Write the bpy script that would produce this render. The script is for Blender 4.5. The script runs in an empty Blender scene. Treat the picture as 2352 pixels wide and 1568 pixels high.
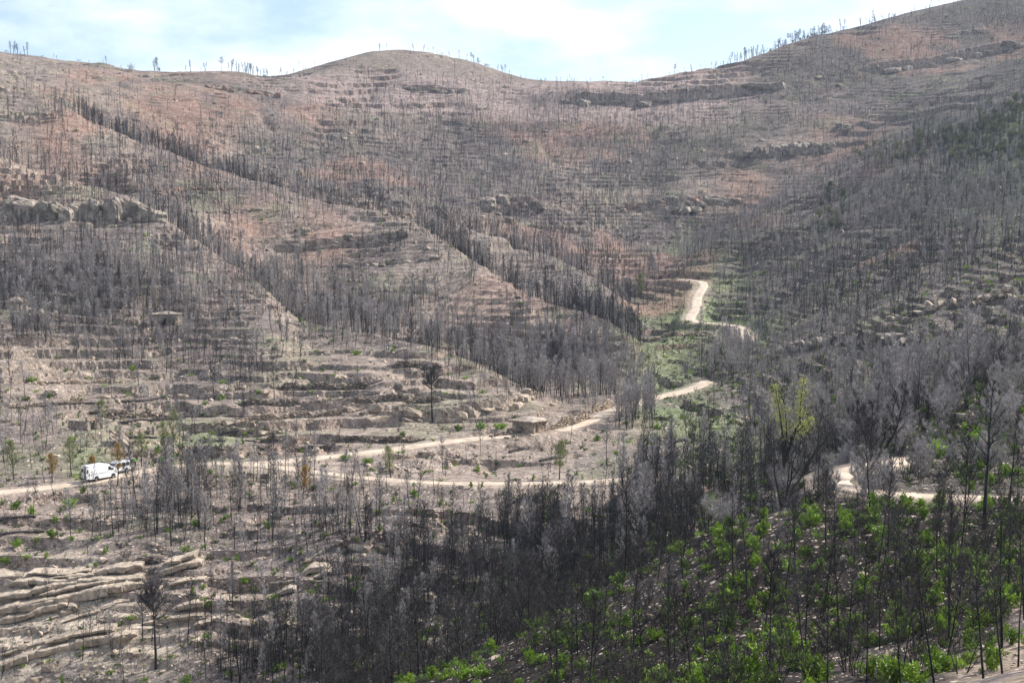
import bpy, bmesh, math, random
import numpy as np
from mathutils import Vector, Matrix

R = np.random.default_rng(7)
random.seed(7)
SC = bpy.context.scene
COL = SC.collection
PI = math.pi

# ------------------------------------------------------------------ camera
F, CX, CY, TH = 3267.0, 1176.0, 784.0, math.radians(4.17)   # photograph measured at 2352 px wide
cam_d = bpy.data.cameras.new('camera'); cam = bpy.data.objects.new('camera', cam_d); COL.objects.link(cam)
cam_d.sensor_width = 36; cam_d.lens = 36 * F / 2352; cam_d.clip_start = 0.5; cam_d.clip_end = 20000
cam.location = (0, 0, 0); cam.rotation_euler = (math.radians(90) - TH, 0, 0)
SC.camera = cam

# ------------------------------------------------------------------ light
SUN_AZ, SUN_EL = math.radians(68), math.radians(44)      # azimuth to the right of the view axis (+Y)
sd = Vector((math.sin(SUN_AZ) * math.cos(SUN_EL), math.cos(SUN_AZ) * math.cos(SUN_EL), math.sin(SUN_EL)))
W = bpy.data.worlds.new('World'); SC.world = W; W.use_nodes = True
nt = W.node_tree; bg = nt.nodes['Background']
sky = nt.nodes.new('ShaderNodeTexSky'); sky.sky_type = 'NISHITA'; sky.sun_disc = False
sky.sun_elevation = SUN_EL; sky.sun_rotation = SUN_AZ; sky.air_density = .8; sky.dust_density = 1.5; sky.ozone_density = 0.4
bg.inputs['Strength'].default_value = 0.132
tc = nt.nodes.new('ShaderNodeTexCoord')
mp = nt.nodes.new('ShaderNodeMapping'); mp.inputs['Scale'].default_value = (1.0, 1.0, 2.6); mp.inputs['Location'].default_value = (.9, .35, .12)
n1 = nt.nodes.new('ShaderNodeTexNoise'); n1.inputs['Scale'].default_value = 5.5; n1.inputs['Detail'].default_value = 9; n1.inputs['Roughness'].default_value = .58
rp = nt.nodes.new('ShaderNodeValToRGB'); rp.color_ramp.elements[0].position = .40; rp.color_ramp.elements[1].position = .86
mx = nt.nodes.new('ShaderNodeMix'); mx.data_type = 'RGBA'; mx.inputs['B'].default_value = (9.0, 9.1, 9.3, 1)
nt.links.new(tc.outputs['Generated'], mp.inputs['Vector']); nt.links.new(mp.outputs[0], n1.inputs['Vector'])
nt.links.new(n1.outputs[0], rp.inputs[0]); nt.links.new(rp.outputs[0], mx.inputs['Factor'])
nt.links.new(sky.outputs[0], mx.inputs['A']); nt.links.new(mx.outputs['Result'], bg.inputs['Color'])
sl = bpy.data.lights.new('sun', 'SUN'); sl.energy = 5.0; sl.angle = math.radians(.53); sl.color = (1.0, .955, .89)
so = bpy.data.objects.new('sun', sl); COL.objects.link(so); so.rotation_euler = sd.to_track_quat('Z', 'Y').to_euler()
so.location = (60, -20, 80)
SC.view_settings.view_transform = 'Standard'; SC.view_settings.look = 'None'; SC.view_settings.gamma = 1
SC.view_settings.exposure = 0.74
SC.cycles.max_bounces = 5; SC.cycles.diffuse_bounces = 2; SC.cycles.glossy_bounces = 2; SC.cycles.transparent_max_bounces = 4
SC.cycles.volume_bounces = 0

# ------------------------------------------------------------------ helpers
def tag(o, label=None, cat=None, group=None, kind=None):
    if label: o['label'] = label
    if cat: o['category'] = cat
    if group: o['group'] = group
    if kind: o['kind'] = kind
    return o
def link(name, me, mats=None, parent=None, loc=None):
    o = bpy.data.objects.new(name, me); COL.objects.link(o)
    if mats and not me.materials:
        for m in (mats if isinstance(mats, (list, tuple)) else [mats]): me.materials.append(m)
    if parent: o.parent = parent
    if loc is not None: o.location = loc
    return o
def empty(name, loc, rz=0.0, sc=1.0):
    o = bpy.data.objects.new(name, None); COL.objects.link(o); o.location = loc; o.rotation_euler = (0, 0, rz)
    o.scale = (sc, sc, sc); o.empty_display_size = .3
    return o

class MB:
    """collects polygons (numpy chunks) and makes one mesh"""
    def __init__(s): s.v = []; s.f = []; s.m = []; s.n = 0
    def add(s, v, f, mi=0):
        v = np.asarray(v, float).reshape(-1, 3)
        f = np.asarray(f, int)
        s.v.append(v); s.f.append(f + s.n); s.m.append(np.full(len(f), mi)); s.n += len(v)
    def tube(s, pts, rad, sides=4, mi=0):
        pts = np.asarray(pts, float); n = len(pts)
        t = np.gradient(pts, axis=0); t /= np.linalg.norm(t, axis=1)[:, None] + 1e-9
        a = np.array([1., 0, 0]) if abs(t[0, 0]) < .8 else np.array([0, 1., 0])
        b1 = np.cross(t, a); b1 /= np.linalg.norm(b1, axis=1)[:, None] + 1e-9; b2 = np.cross(t, b1)
        ang = np.arange(sides) * 2 * PI / sides
        r = np.asarray(rad, float)[:, None, None]
        v = pts[:, None] + r * (b1[:, None] * np.cos(ang)[None, :, None] + b2[:, None] * np.sin(ang)[None, :, None])
        i = np.arange(n - 1)[:, None] * sides; j = np.arange(sides)[None]; k = (j + 1) % sides
        f = np.stack([i + j, i + k, i + sides + k, i + sides + j], -1).reshape(-1, 4)
        s.add(v, f, mi)
        s.add(v[-1], [list(range(sides))] if sides in (3, 4) else [[0, 1, 2, 3]], mi)
    def slivers(s, p, d, L, w, mi=0):
        p = np.asarray(p, float); d = np.asarray(d, float); L = np.asarray(L, float)[:, None]; w = np.asarray(w, float)[:, None]
        q = np.cross(d, R.normal(size=d.shape)); q /= np.linalg.norm(q, axis=1)[:, None] + 1e-9
        v = np.stack([p - q * w / 2, p + q * w / 2, p + d * L], 1)
        s.add(v, np.arange(3 * len(p)).reshape(-1, 3), mi)
    def leaves(s, p, d, L, w, mi=0):
        p = np.asarray(p, float); d = np.asarray(d, float); L = np.asarray(L, float)[:, None]; w = np.asarray(w, float)[:, None]
        q = np.cross(d, R.normal(size=d.shape)); q /= np.linalg.norm(q, axis=1)[:, None] + 1e-9
        v = np.stack([p, p + d * L * .5 + q * w / 2, p + d * L, p + d * L * .5 - q * w / 2], 1)
        s.add(v, np.arange(4 * len(p)).reshape(-1, 4), mi)
    def box(s, x0, x1, y0, y1, z0, z1, mi=0):
        v = [(x, y, z) for x in (x0, x1) for y in (y0, y1) for z in (z0, z1)]
        s.add(v, [[0, 1, 3, 2], [4, 6, 7, 5], [0, 4, 5, 1], [2, 3, 7, 6], [0, 2, 6, 4], [1, 5, 7, 3]], mi)
    def mesh(s, name, smooth=False):
        me = bpy.data.meshes.new(name)
        V = np.concatenate(s.v) if s.v else np.zeros((0, 3))
        lt = np.concatenate([np.full(len(f), f.shape[1]) for f in s.f if len(f)]); lv = np.concatenate([f.ravel() for f in s.f if len(f)])
        mi = np.concatenate([m for m in s.m if len(m)])
        me.vertices.add(len(V)); me.vertices.foreach_set('co', V.ravel())
        me.loops.add(len(lv)); me.loops.foreach_set('vertex_index', lv)
        me.polygons.add(len(lt)); me.polygons.foreach_set('loop_start', np.concatenate([[0], np.cumsum(lt)[:-1]])); me.polygons.foreach_set('loop_total', lt)
        me.polygons.foreach_set('material_index', mi)
        me.polygons.foreach_set('use_smooth', np.full(len(lt), smooth))
        me.update(calc_edges=True)
        return me
    def data(s):
        return np.concatenate(s.v), [f for f in s.f], [m for m in s.m]

def hashn(ix, iy, seed):
    h = (ix.astype(np.int64) * 374761393 + iy.astype(np.int64) * 668265263 + seed * 1442695041) & 0xffffffff
    h = ((h ^ (h >> 13)) * 1274126177) & 0xffffffff
    return ((h ^ (h >> 16)) & 0xffff) / 32767.5 - 1
def vnoise(x, y, seed=0):
    ix = np.floor(x); iy = np.floor(y); fx = x - ix; fy = y - iy
    fx = fx * fx * (3 - 2 * fx); fy = fy * fy * (3 - 2 * fy); ix = ix.astype(int); iy = iy.astype(int)
    a = hashn(ix, iy, seed); b = hashn(ix + 1, iy, seed); c = hashn(ix, iy + 1, seed); d = hashn(ix + 1, iy + 1, seed)
    return (a * (1 - fx) + b * fx) * (1 - fy) + (c * (1 - fx) + d * fx) * fy
def fbm(x, y, s, octs=4, seed=0, gain=.5):
    r = 0; a = 1; t = 0; c_, s_ = .8, .6
    for o in range(octs):
        r = r + a * vnoise(x / s + 17.3 * o, y / s - 9.1 * o, seed + o); t += a; a *= gain; s = s * .49
        x, y = c_ * x - s_ * y, s_ * x + c_ * y
    return r / t
def sstep(a, b, x):
    t = np.clip((x - a) / (b - a), 0, 1); return t * t * (3 - 2 * t)

# ------------------------------------------------------------------ picture geometry -> rays
def tanuv(px, py):
    xc = (np.asarray(px, float) - CX) / F; yc = (CY - np.asarray(py, float)) / F
    Y = math.cos(TH) + math.sin(TH) * yc; Z = -math.sin(TH) + math.cos(TH) * yc
    return xc / Y, Z / Y
def project(x, y, z):
    c = math.cos(TH) * y - math.sin(TH) * z; v = math.sin(TH) * y + math.cos(TH) * z
    return CX + F * x / c, CY - F * v / c

# ------------------------------------------------------------------ terrain: surveyed lines (px, py, distance)
def zl(pts):   # (px, z, D)
    return [(px, None, D, z) for px, z, D in pts]
LAYERS = [
 zl([(-900, -1.9, 2), (3200, -1.7, 2)]),
 zl([(-900, -6.5, 14), (1176, -5.3, 13), (3200, -3.6, 12)]),
 zl([(-900, -16, 34), (0, -15, 33), (1176, -12.2, 30), (2352, -9.3, 30), (3200, -8, 30)]),
 [(-400, 2000, 65), (0, 1950, 65), (600, 1800, 65), (1180, 1640, 62), (1800, 1600, 55), (2352, 1568, 50), (3000, 1500, 48)],
 [(-400, 1900, 90), (0, 1850, 90), (900, 1650, 85), (1400, 1500, 82), (1800, 1400, 78), (2352, 1330, 70), (3000, 1250, 68)],
 [(-400, 1860, 110), (0, 1800, 110), (400, 1700, 105), (800, 1590, 100), (1000, 1530, 100), (1200, 1450, 99), (1400, 1340, 98), (1600, 1230, 98), (1800, 1175, 98), (2000, 1160, 97), (2352, 1165, 96), (3000, 1160, 96)],
 [(-400, 1880, 130), (0, 1830, 130), (400, 1760, 125), (800, 1680, 120), (1000, 1640, 118), (1200, 1560, 115), (1400, 1480, 115), (1600, 1400, 112), (1750, 1290, 112), (1880, 1112, 108), (2043, 1062, 118), (2090, 1112, 109), (2352, 1130, 106), (3000, 1130, 106)],
 [(-400, 1830, 155), (0, 1790, 155), (400, 1720, 152), (800, 1640, 148), (1000, 1610, 145), (1200, 1560, 140), (1400, 1450, 140), (1600, 1400, 140), (1750, 1300, 140), (1900, 1200, 135), (2100, 1030, 128), (2352, 1000, 125), (3000, 960, 122)],
 [(-400, 1560, 168), (0, 1540, 168), (330, 1540, 166), (600, 1500, 165), (800, 1480, 163), (1000, 1450, 162), (1200, 1400, 160), (1400, 1330, 160), (1600, 1230, 160), (1750, 1180, 160), (1900, 1090, 158), (2100, 950, 155), (2352, 850, 150), (3000, 760, 148)],
 [(-400, 1400, 180), (0, 1370, 180), (200, 1330, 181), (400, 1290, 182), (600, 1290, 182), (800, 1280, 180), (1000, 1240, 182), (1200, 1200, 184), (1400, 1150, 186), (1600, 1080, 190), (1750, 1050, 193), (1900, 1000, 188), (2100, 900, 183), (2352, 790, 175), (3000, 690, 170)],
 [(-400, 1150, 200), (0, 1130, 205), (200, 1108, 212), (300, 1088, 219), (400, 1068, 224), (500, 1064, 224), (600, 1068, 222), (700, 1082, 218), (830, 1098, 212), (1000, 1112, 208), (1200, 1112, 208), (1380, 1108, 209), (1500, 1060, 221), (1600, 1010, 234), (1750, 980, 234), (1900, 930, 225), (2100, 850, 215), (2352, 750, 205), (3000, 640, 198)],
 [(-400, 1080, 222), (0, 1060, 226), (200, 1055, 229), (400, 1050, 232), (600, 1060, 229), (880, 1035, 238), (1100, 1003, 250), (1200, 996, 253), (1300, 985, 257), (1390, 950, 275), (1500, 912, 300), (1600, 888, 312), (1750, 880, 300), (1900, 850, 270), (2100, 790, 250), (2352, 700, 235), (3000, 590, 225)],
 [(-400, 880, 275), (0, 870, 275), (200, 880, 280), (400, 880, 285), (600, 845, 292), (700, 850, 293), (800, 850, 292), (1000, 870, 284), (1100, 900, 273), (1200, 925, 268), (1300, 930, 278), (1400, 925, 292), (1500, 900, 309), (1600, 868, 325), (1750, 850, 318), (1900, 810, 295), (2100, 745, 275), (2352, 665, 255), (3000, 550, 245)],
 [(-400, 500, 400), (0, 513, 391), (200, 514, 388), (330, 520, 384), (400, 570, 374), (500, 625, 362), (600, 690, 345), (700, 800, 312), (800, 805, 310), (1000, 825, 300), (1100, 862, 286), (1200, 900, 277), (1300, 922, 288), (1400, 915, 297), (1500, 890, 314), (1600, 855, 334), (1750, 830, 330), (1900, 785, 312), (2100, 715, 293), (2352, 640, 275), (3000, 520, 262)],
 [(-400, 300, 470), (0, 363, 450), (137, 404, 438), (240, 443, 424), (330, 465, 405), (400, 510, 394), (500, 580, 379), (600, 650, 364), (660, 715, 346), (700, 746, 338), (800, 766, 328), (900, 775, 322), (1000, 795, 313), (1100, 832, 302), (1200, 882, 287), (1300, 912, 298), (1400, 903, 306), (1500, 882, 323), (1600, 842, 343), (1750, 805, 345), (1900, 758, 330), (2100, 685, 312), (2352, 612, 295), (3000, 490, 280)],
 [(-400, 320, 500), (0, 385, 470), (137, 425, 460), (240, 460, 450), (330, 490, 432), (400, 540, 424), (500, 610, 411), (600, 685, 398), (700, 770, 377), (800, 800, 364), (900, 812, 357), (1000, 830, 347), (1100, 862, 334), (1200, 895, 318), (1300, 900, 314), (1400, 890, 320), (1500, 868, 337), (1600, 826, 357), (1750, 785, 362), (1900, 735, 350), (2100, 665, 333), (2352, 595, 318), (3000, 470, 300)],
 [(-400, 260, 530), (0, 320, 500), (137, 352, 488), (300, 400, 470), (400, 455, 456), (500, 520, 446), (600, 590, 434), (700, 640, 420), (800, 690, 406), (1000, 760, 382), (1200, 830, 352), (1300, 850, 345), (1400, 850, 343), (1500, 845, 352), (1600, 800, 377), (1690, 765, 392), (1750, 748, 388), (1900, 688, 380), (2100, 618, 362), (2352, 555, 345), (3000, 430, 325)],
 [(-400, 130, 640), (0, 190, 600), (150, 240, 570), (240, 290, 550), (330, 332, 538), (480, 392, 515), (600, 426, 500), (700, 462, 487), (800, 478, 480), (900, 488, 475), (960, 508, 465), (1060, 575, 440), (1100, 600, 430), (1200, 660, 410), (1290, 703, 395), (1450, 762, 370), (1480, 795, 364), (1510, 808, 368), (1580, 742, 410), (1690, 744, 403), (1750, 710, 415), (1900, 640, 415), (2100, 570, 400), (2352, 500, 385), (3000, 370, 360)],
 [(-400, 150, 670), (0, 215, 640), (150, 265, 608), (330, 358, 575), (480, 418, 552), (620, 458, 535), (800, 502, 520), (900, 518, 512), (960, 545, 503), (1060, 610, 478), (1100, 635, 468), (1200, 695, 449), (1290, 740, 430), (1450, 790, 402), (1500, 782, 400), (1580, 720, 432), (1690, 715, 425), (1750, 680, 440), (1900, 610, 445), (2100, 540, 432), (2352, 465, 418), (3000, 340, 395)],
 [(-400, 125, 700), (0, 180, 680), (200, 252, 645), (400, 342, 612), (600, 402, 590), (700, 430, 580), (800, 450, 570), (900, 470, 563), (1040, 510, 545), (1100, 535, 535), (1200, 578, 516), (1300, 613, 500), (1370, 643, 486), (1450, 700, 456), (1500, 720, 446), (1600, 688, 452), (1700, 660, 470), (1860, 580, 485), (1950, 535, 490), (2100, 470, 485), (2352, 390, 475), (3000, 270, 445)],
 [(-400, 128, 725), (0, 177, 700), (200, 256, 662), (400, 346, 632), (600, 406, 613), (800, 458, 603), (900, 482, 598), (1040, 530, 577), (1200, 595, 549), (1300, 630, 534), (1370, 657, 520), (1450, 690, 495), (1500, 678, 490), (1600, 648, 490), (1700, 600, 510), (1860, 520, 535), (1950, 470, 550), (2100, 400, 545), (2352, 320, 530), (3000, 200, 500)],
 [(-400, 120, 740), (0, 172, 718), (200, 235, 700), (400, 320, 680), (600, 380, 660), (800, 430, 645), (1000, 490, 620), (1200, 550, 590), (1300, 590, 575), (1400, 620, 555), (1450, 640, 535), (1500, 640, 518), (1600, 578, 545), (1700, 522, 575), (1860, 440, 610), (1950, 390, 620), (2100, 318, 628), (2352, 228, 630), (3000, 60, 600)],
 [(-400, 118, 760), (0, 170, 735), (200, 220, 725), (400, 300, 710), (600, 352, 700), (800, 402, 688), (1000, 452, 665), (1200, 508, 640), (1300, 535, 625), (1400, 568, 608), (1450, 592, 592), (1500, 592, 588), (1600, 565, 610), (1700, 512, 640), (1860, 434, 680), (1950, 384, 692), (2100, 320, 702), (2352, 236, 706), (3000, 80, 690)],
 [(-400, 105, 790), (0, 160, 770), (200, 190, 765), (400, 232, 765), (600, 262, 765), (800, 300, 758), (1000, 345, 748), (1200, 385, 733), (1400, 432, 712), (1500, 460, 698), (1600, 442, 705), (1750, 385, 733), (1900, 332, 752), (2100, 245, 762), (2352, 145, 772), (3000, -20, 780)],
 [(-400, 95, 810), (0, 150, 800), (200, 168, 803), (400, 192, 810), (600, 206, 820), (850, 212, 835), (1000, 214, 838), (1200, 235, 830), (1300, 240, 826), (1450, 238, 826), (1620, 218, 831), (1750, 203, 836), (1900, 172, 845), (2050, 157, 850), (2240, 120, 859), (2352, 102, 861), (3000, -60, 870)],
 [(-400, 80, 820), (0, 140, 812), (200, 162, 815), (400, 184, 822), (600, 192, 832), (850, 188, 846), (1000, 196, 846), (1200, 218, 838), (1300, 215, 833), (1450, 215, 832), (1620, 196, 837), (1750, 188, 842), (1900, 159, 850), (2050, 137, 855), (2240, 107, 863), (2352, 90, 865), (3000, -80, 880)],
 [(-400, 60, 880), (0, 122, 870), (100, 138, 870), (200, 150, 872), (300, 163, 875), (400, 168, 878), (500, 166, 880), (560, 168, 885), (600, 178, 890), (650, 178, 895), (700, 165, 900), (780, 140, 908), (850, 119, 915), (920, 114, 920), (1000, 123, 918), (1080, 141, 905), (1160, 170, 890), (1210, 184, 880), (1280, 188, 873), (1350, 189, 870), (1450, 188, 872), (1540, 173, 878), (1640, 155, 885), (1720, 133, 892), (1780, 110, 900), (1870, 82, 912), (1950, 68, 920), (2050, 38, 930), (2170, 8, 938), (2250, -12, 942), (2352, -40, 945), (3000, -200, 960)],
 zl([(-900, 95, 1010), (600, 85, 1010), (1176, 100, 1040), (1500, 80, 1010), (2352, 150, 1060), (3200, 200, 1080)]),
 zl([(-900, 20, 1600), (3200, 20, 1600)]),
 zl([(-900, -40, 4000), (3200, -40, 4000)]),
 zl([(-900, -60, 14000), (3200, -60, 14000)]),
]
pin = np.linspace(-.40, .40, 481)
UC = np.concatenate([np.linspace(-.58, -.404, 26), pin, np.linspace(.404, .58, 26)])
def steps():
    d = [1.5]
    while d[-1] < 1000:
        D = d[-1]
        s = .7 if D < 40 else .55 if D < 158 else .40 if D < 345 else .70 if D < 560 else 1.0 if D < 900 else 3.
        d.append(D + s)
    while d[-1] < 13500: d.append(d[-1] * 1.12)
    return np.array(d)
DR = steps()
def pchip(xk, yk, x):
    h = np.diff(xk); dl = np.diff(yk) / h; m = np.zeros(len(xk))
    w1 = 2 * h[1:] + h[:-1]; w2 = h[1:] + 2 * h[:-1]
    with np.errstate(divide='ignore', invalid='ignore'):
        mm = (w1 + w2) / (w1 / dl[:-1] + w2 / dl[1:])
    m[1:-1] = np.where(dl[:-1] * dl[1:] > 0, mm, 0); m[0] = dl[0]; m[-1] = dl[-1]
    i = np.clip(np.searchsorted(xk, x) - 1, 0, len(xk) - 2); t = (x - xk[i]) / h[i]
    return ((1 + 2 * t) * (1 - t) ** 2 * yk[i] + t * (1 - t) ** 2 * h[i] * m[i] + t * t * (3 - 2 * t) * yk[i + 1] + t * t * (t - 1) * h[i] * m[i + 1])
LD, LZ = [], []
for L in LAYERS:
    px = np.array([p[0] for p in L], float); D = np.array([p[2] for p in L], float)
    u, v = tanuv(px, [p[1] if p[1] is not None else 784 for p in L])
    z = np.array([p[3] if p[1] is None else v[i] * p[2] for i, p in enumerate(L)])
    uu = (px - CX) / F
    d_ = np.interp(UC, uu, D); z_ = np.interp(UC, uu, z)
    ker = np.hanning(13); ker /= ker.sum()
    sm = lambda a: np.convolve(np.pad(a, 6, 'edge'), ker, 'valid')
    LD.append(sm(d_)); LZ.append(sm(z_))
LD = np.array(LD); LZ = np.array(LZ)
for i in range(1, len(LD)): LD[i] = np.maximum(LD[i], LD[i - 1] + 2.0)
HB = np.array([pchip(LD[:, j], LZ[:, j], DR) for j in range(len(UC))])      # [u, D] base heights
XX = UC[:, None] * DR[None]; YY = np.broadcast_to(DR[None], XX.shape).copy()

def bil(G, x, y):
    x = np.asarray(x, float); y = np.asarray(y, float); u = x / y
    i = np.clip(np.searchsorted(UC, u) - 1, 0, len(UC) - 2); j = np.clip(np.searchsorted(DR, y) - 1, 0, len(DR) - 2)
    a = np.clip((u - UC[i]) / (UC[i + 1] - UC[i]), 0, 1); b = np.clip((y - DR[j]) / (DR[j + 1] - DR[j]), 0, 1)
    return (G[i, j] * (1 - a) + G[i + 1, j] * a) * (1 - b) + (G[i, j + 1] * (1 - a) + G[i + 1, j + 1] * a) * b
def hit(G, px, py, dmin=20.):
    u, v = tanuv(px, py)
    i = int(np.clip(np.searchsorted(UC, u) - 1, 0, len(UC) - 2)); a = (u - UC[i]) / (UC[i + 1] - UC[i])
    prof = G[i] * (1 - a) + G[i + 1] * a; e = prof - v * DR
    k = np.nonzero((e >= 0) & (DR > dmin))[0]
    if len(k) == 0 or DR[k[0]] > 1000: return None
    k = k[0]
    if k == 0: D = DR[0]
    else:
        t = e[k - 1] / (e[k - 1] - e[k] + 1e-12); D = DR[k - 1] + np.clip(t, 0, 1) * (DR[k] - DR[k - 1])
    return np.array([u * D, D, v * D])
def P3(px, py, D):
    u, v = tanuv(px, py); return np.array([u * D, D, v * D])

# ---- undulation, ravines and rock strata
Z = HB.copy()
far = sstep(120, 600, YY)
Z += fbm(XX, YY, 42, 4, 3) * (0.7 + 2.2 * far) * sstep(20, 60, YY)
Z += fbm(XX, YY, 9, 3, 13) * (0.14 + .35 * far) + fbm(XX, YY * 1.7, 17, 4, 33) * 1.5 * far + fbm(XX, YY * 1.4, 4.2, 2, 37) * .32 * far
gul = np.abs(fbm(XX * 1.0 + YY * .35, YY * .35, 30, 3, 23))
Z -= (1 - sstep(0, .3, gul)) * sstep(480, 640, YY) * 1.6 * sstep(-.2, .4, fbm(XX, YY, 50, 3, 27)) * (1 - sstep(790, 815, YY))
Z -= sstep(950, 1010, YY) * 3

# ASCII maps, one character per 98 px of the photograph, used to know what grows and lies where
GROUND = """
tttttttttttttttttttadadd
tttttttttttttttttadddaad
trtrrratttaaaatttaaaadda
trtartaaaaaaaaadddtrradg
rttaaaaaaaaaattdtraaddgg
taaatrtrttataaaadddadddd
aaadaataatttaaadgddddddd
adaaaataaatttadgggddddad
ttttaattttttaadgdddddddd
tttttttttttttttggadddddd
ttgtggttttttttttggdddddd
tttttttttttttttaaddddddd
tttaaaaaaaaddddakkkkkkkk
pptttttaaaddkkkkkkkkkkkk
pppptttaaadkkkkkkkkkkkka
pppptaaadkkkkkkkkkkkkkta
""".split()
TREES = """
000000000000000000045554
111100001111111334554334
265433456688888665553446
447886778999999983356788
466487899999998733467899
543452222466887666674687
888877864334666223687763
888765488842467016674322
135567411379997156565556
222233222333378114667889
554542211110001466777888
223688877765457888644322
125675568546888865444444
000112345677764444444444
000013457855544444444444
333456777655444444444444
""".split()
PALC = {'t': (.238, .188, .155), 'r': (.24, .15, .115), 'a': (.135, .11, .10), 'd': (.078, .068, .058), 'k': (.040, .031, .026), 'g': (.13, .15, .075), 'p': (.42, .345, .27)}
def mapval(G, px, py):
    """bilinear read of a 16x24(xk) grid at picture coordinates"""
    gx = np.clip(px / 98. - .5, 0, 22.999); gy = np.clip(py / 98. - .5, 0, 14.999)
    i = gy.astype(int); j = gx.astype(int); a = gx - j; b = gy - i
    if G.ndim == 3: a = a[..., None]; b = b[..., None]
    return (G[i, j] * (1 - a) + G[i, j + 1] * a) * (1 - b) + (G[i + 1, j] * (1 - a) + G[i + 1, j + 1] * a) * b
TM = np.array([[float(c) for c in r] for r in TREES])
GM = np.array([[PALC[c] for c in r] for r in GROUND])
PM = np.array([[1. if c == 'p' else 0. for c in r] for r in GROUND])
RX, RY = project(XX, YY, HB)
RX = RX + fbm(XX, YY, 25, 3, 41) * 90; RY = RY + fbm(XX, YY, 25, 3, 45) * 60
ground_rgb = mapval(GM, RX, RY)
outcrop = mapval(PM, RX, RY)

Z = Z * (1 - .75 * sstep(845, 872, YY)) + HB * .75 * sstep(845, 872, YY)
strat = np.zeros_like(Z)
def terrace(Zi, h, amt, edge, seed, dip=.0, warp=.6, ws=30):
    s = (Zi + XX * dip + fbm(XX, YY, ws, 4, seed) * h * warp + fbm(XX, YY, 5, 2, seed + 5) * h * .12) / h
    fr = s - np.floor(s)
    g = sstep(1 - edge, 1, fr) - fr
    m = amt * (0.10 + .90 * sstep(-.15, .3, fbm(XX, YY * 1.0, 22, 3, seed + 9)))
    riser = sstep(1 - edge * 1.05, 1 - edge * .6, fr) * (1 - sstep(.97, 1, fr)) * m
    return Zi + g * h * m, riser
mid = sstep(150, 175, YY) * (1 - sstep(620, 760, YY))
Z, r1 = terrace(Z, 1.9, mid * .95, .06, 61, .015)
Z, r2 = terrace(Z, 1.1, mid * (1 - sstep(380, 480, YY)) * .8, .09, 71, -.012)
Z, r3 = terrace(Z, 5.5, sstep(560, 640, YY) * (1 - sstep(900, 930, YY)) * .5 * sstep(-.05, .3, fbm(XX, YY, 45, 3, 88)), .07, 81, -.03, 1.5, 70)
Z, r5 = terrace(Z, 2.3, sstep(560, 640, YY) * (1 - sstep(900, 930, YY)) * .5 * sstep(.0, .3, fbm(XX, YY, 35, 3, 98)), .1, 85, .02, 1.4, 50)
Z, r4 = terrace(Z, 1.7, outcrop * sstep(150, 160, YY) * (1 - sstep(215, 235, YY)) * .45, .06, 91, -.09)
rock = np.clip(r1 + r2 * .8 + r3 + r5 * .6 + r4 * 1.3, 0, 1)
Z += fbm(XX, YY, 2.2, 3, 101) * (.10 + .16 * mid) * sstep(30, 60, YY) * (.5 + sstep(0, .5, rock))

# ---- lines cut into the slopes: dry stone walls, ledges, cliffs (px, py on the surveyed surface)
def poly_on(pts, dmin=20.):
    out = []
    for a, b in zip(pts[:-1], pts[1:]):
        n = max(2, int(math.hypot(b[0] - a[0], b[1] - a[1]) / 14))
        for k in range(n):
            t = k / n; q = hit(HB, a[0] + (b[0] - a[0]) * t, a[1] + (b[1] - a[1]) * t, dmin)
            if q is not None: out.append(q)
    q = hit(HB, *pts[-1], dmin)
    if q is not None: out.append(q)
    return np.array(out)
def dist_to(poly, x, y):
    """distance, side (+ behind), nearest z, arc parameter"""
    best = np.full(x.shape, 1e9); side = np.zeros(x.shape); zz = np.zeros(x.shape); en = np.zeros(x.shape)
    n = len(poly) - 1
    for i in range(n):
        a, b = poly[i], poly[i + 1]; d = b[:2] - a[:2]; l2 = d @ d + 1e-9
        t = ((x - a[0]) * d[0] + (y - a[1]) * d[1]) / l2; tc_ = np.clip(t, 0, 1)
        dx = x - (a[0] + tc_ * d[0]); dy = y - (a[1] + tc_ * d[1]); ds = np.hypot(dx, dy)
        m = ds < best; best = np.where(m, ds, best)
        side = np.where(m, np.sign(d[0] * dy - d[1] * dx), side); zz = np.where(m, a[2] + tc_ * (b[2] - a[2]), zz)
        en = np.where(m, (i + tc_) / n, en)
    return best, side, zz, en
def near(poly, r):
    """index window of the grid round a polyline"""
    y0, y1 = poly[:, 1].min() - r, poly[:, 1].max() + r
    j0, j1 = max(0, np.searchsorted(DR, y0) - 1), min(len(DR), np.searchsorted(DR, y1) + 1)
    u0 = (poly[:, 0] / poly[:, 1]).min() - r / poly[:, 1].min(); u1 = (poly[:, 0] / poly[:, 1]).max() + r / poly[:, 1].min()
    i0, i1 = max(0, np.searchsorted(UC, u0) - 1), min(len(UC), np.searchsorted(UC, u1) + 1)
    return slice(i0, i1), slice(j0, j1)
def cut_step(poly, h, reach=7.):
    I, J = near(poly, reach * 3); x, y = XX[I, J], YY[I, J]
    d, s, z, e = dist_to(poly, x, y)
    fade = sstep(0, .12, e) * (1 - sstep(.88, 1, e))
    dz = np.where(s > 0, .55 * sstep(0, .5, d), -.45) * h * np.exp(-d / reach) * fade
    Z[I, J] += dz
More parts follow.
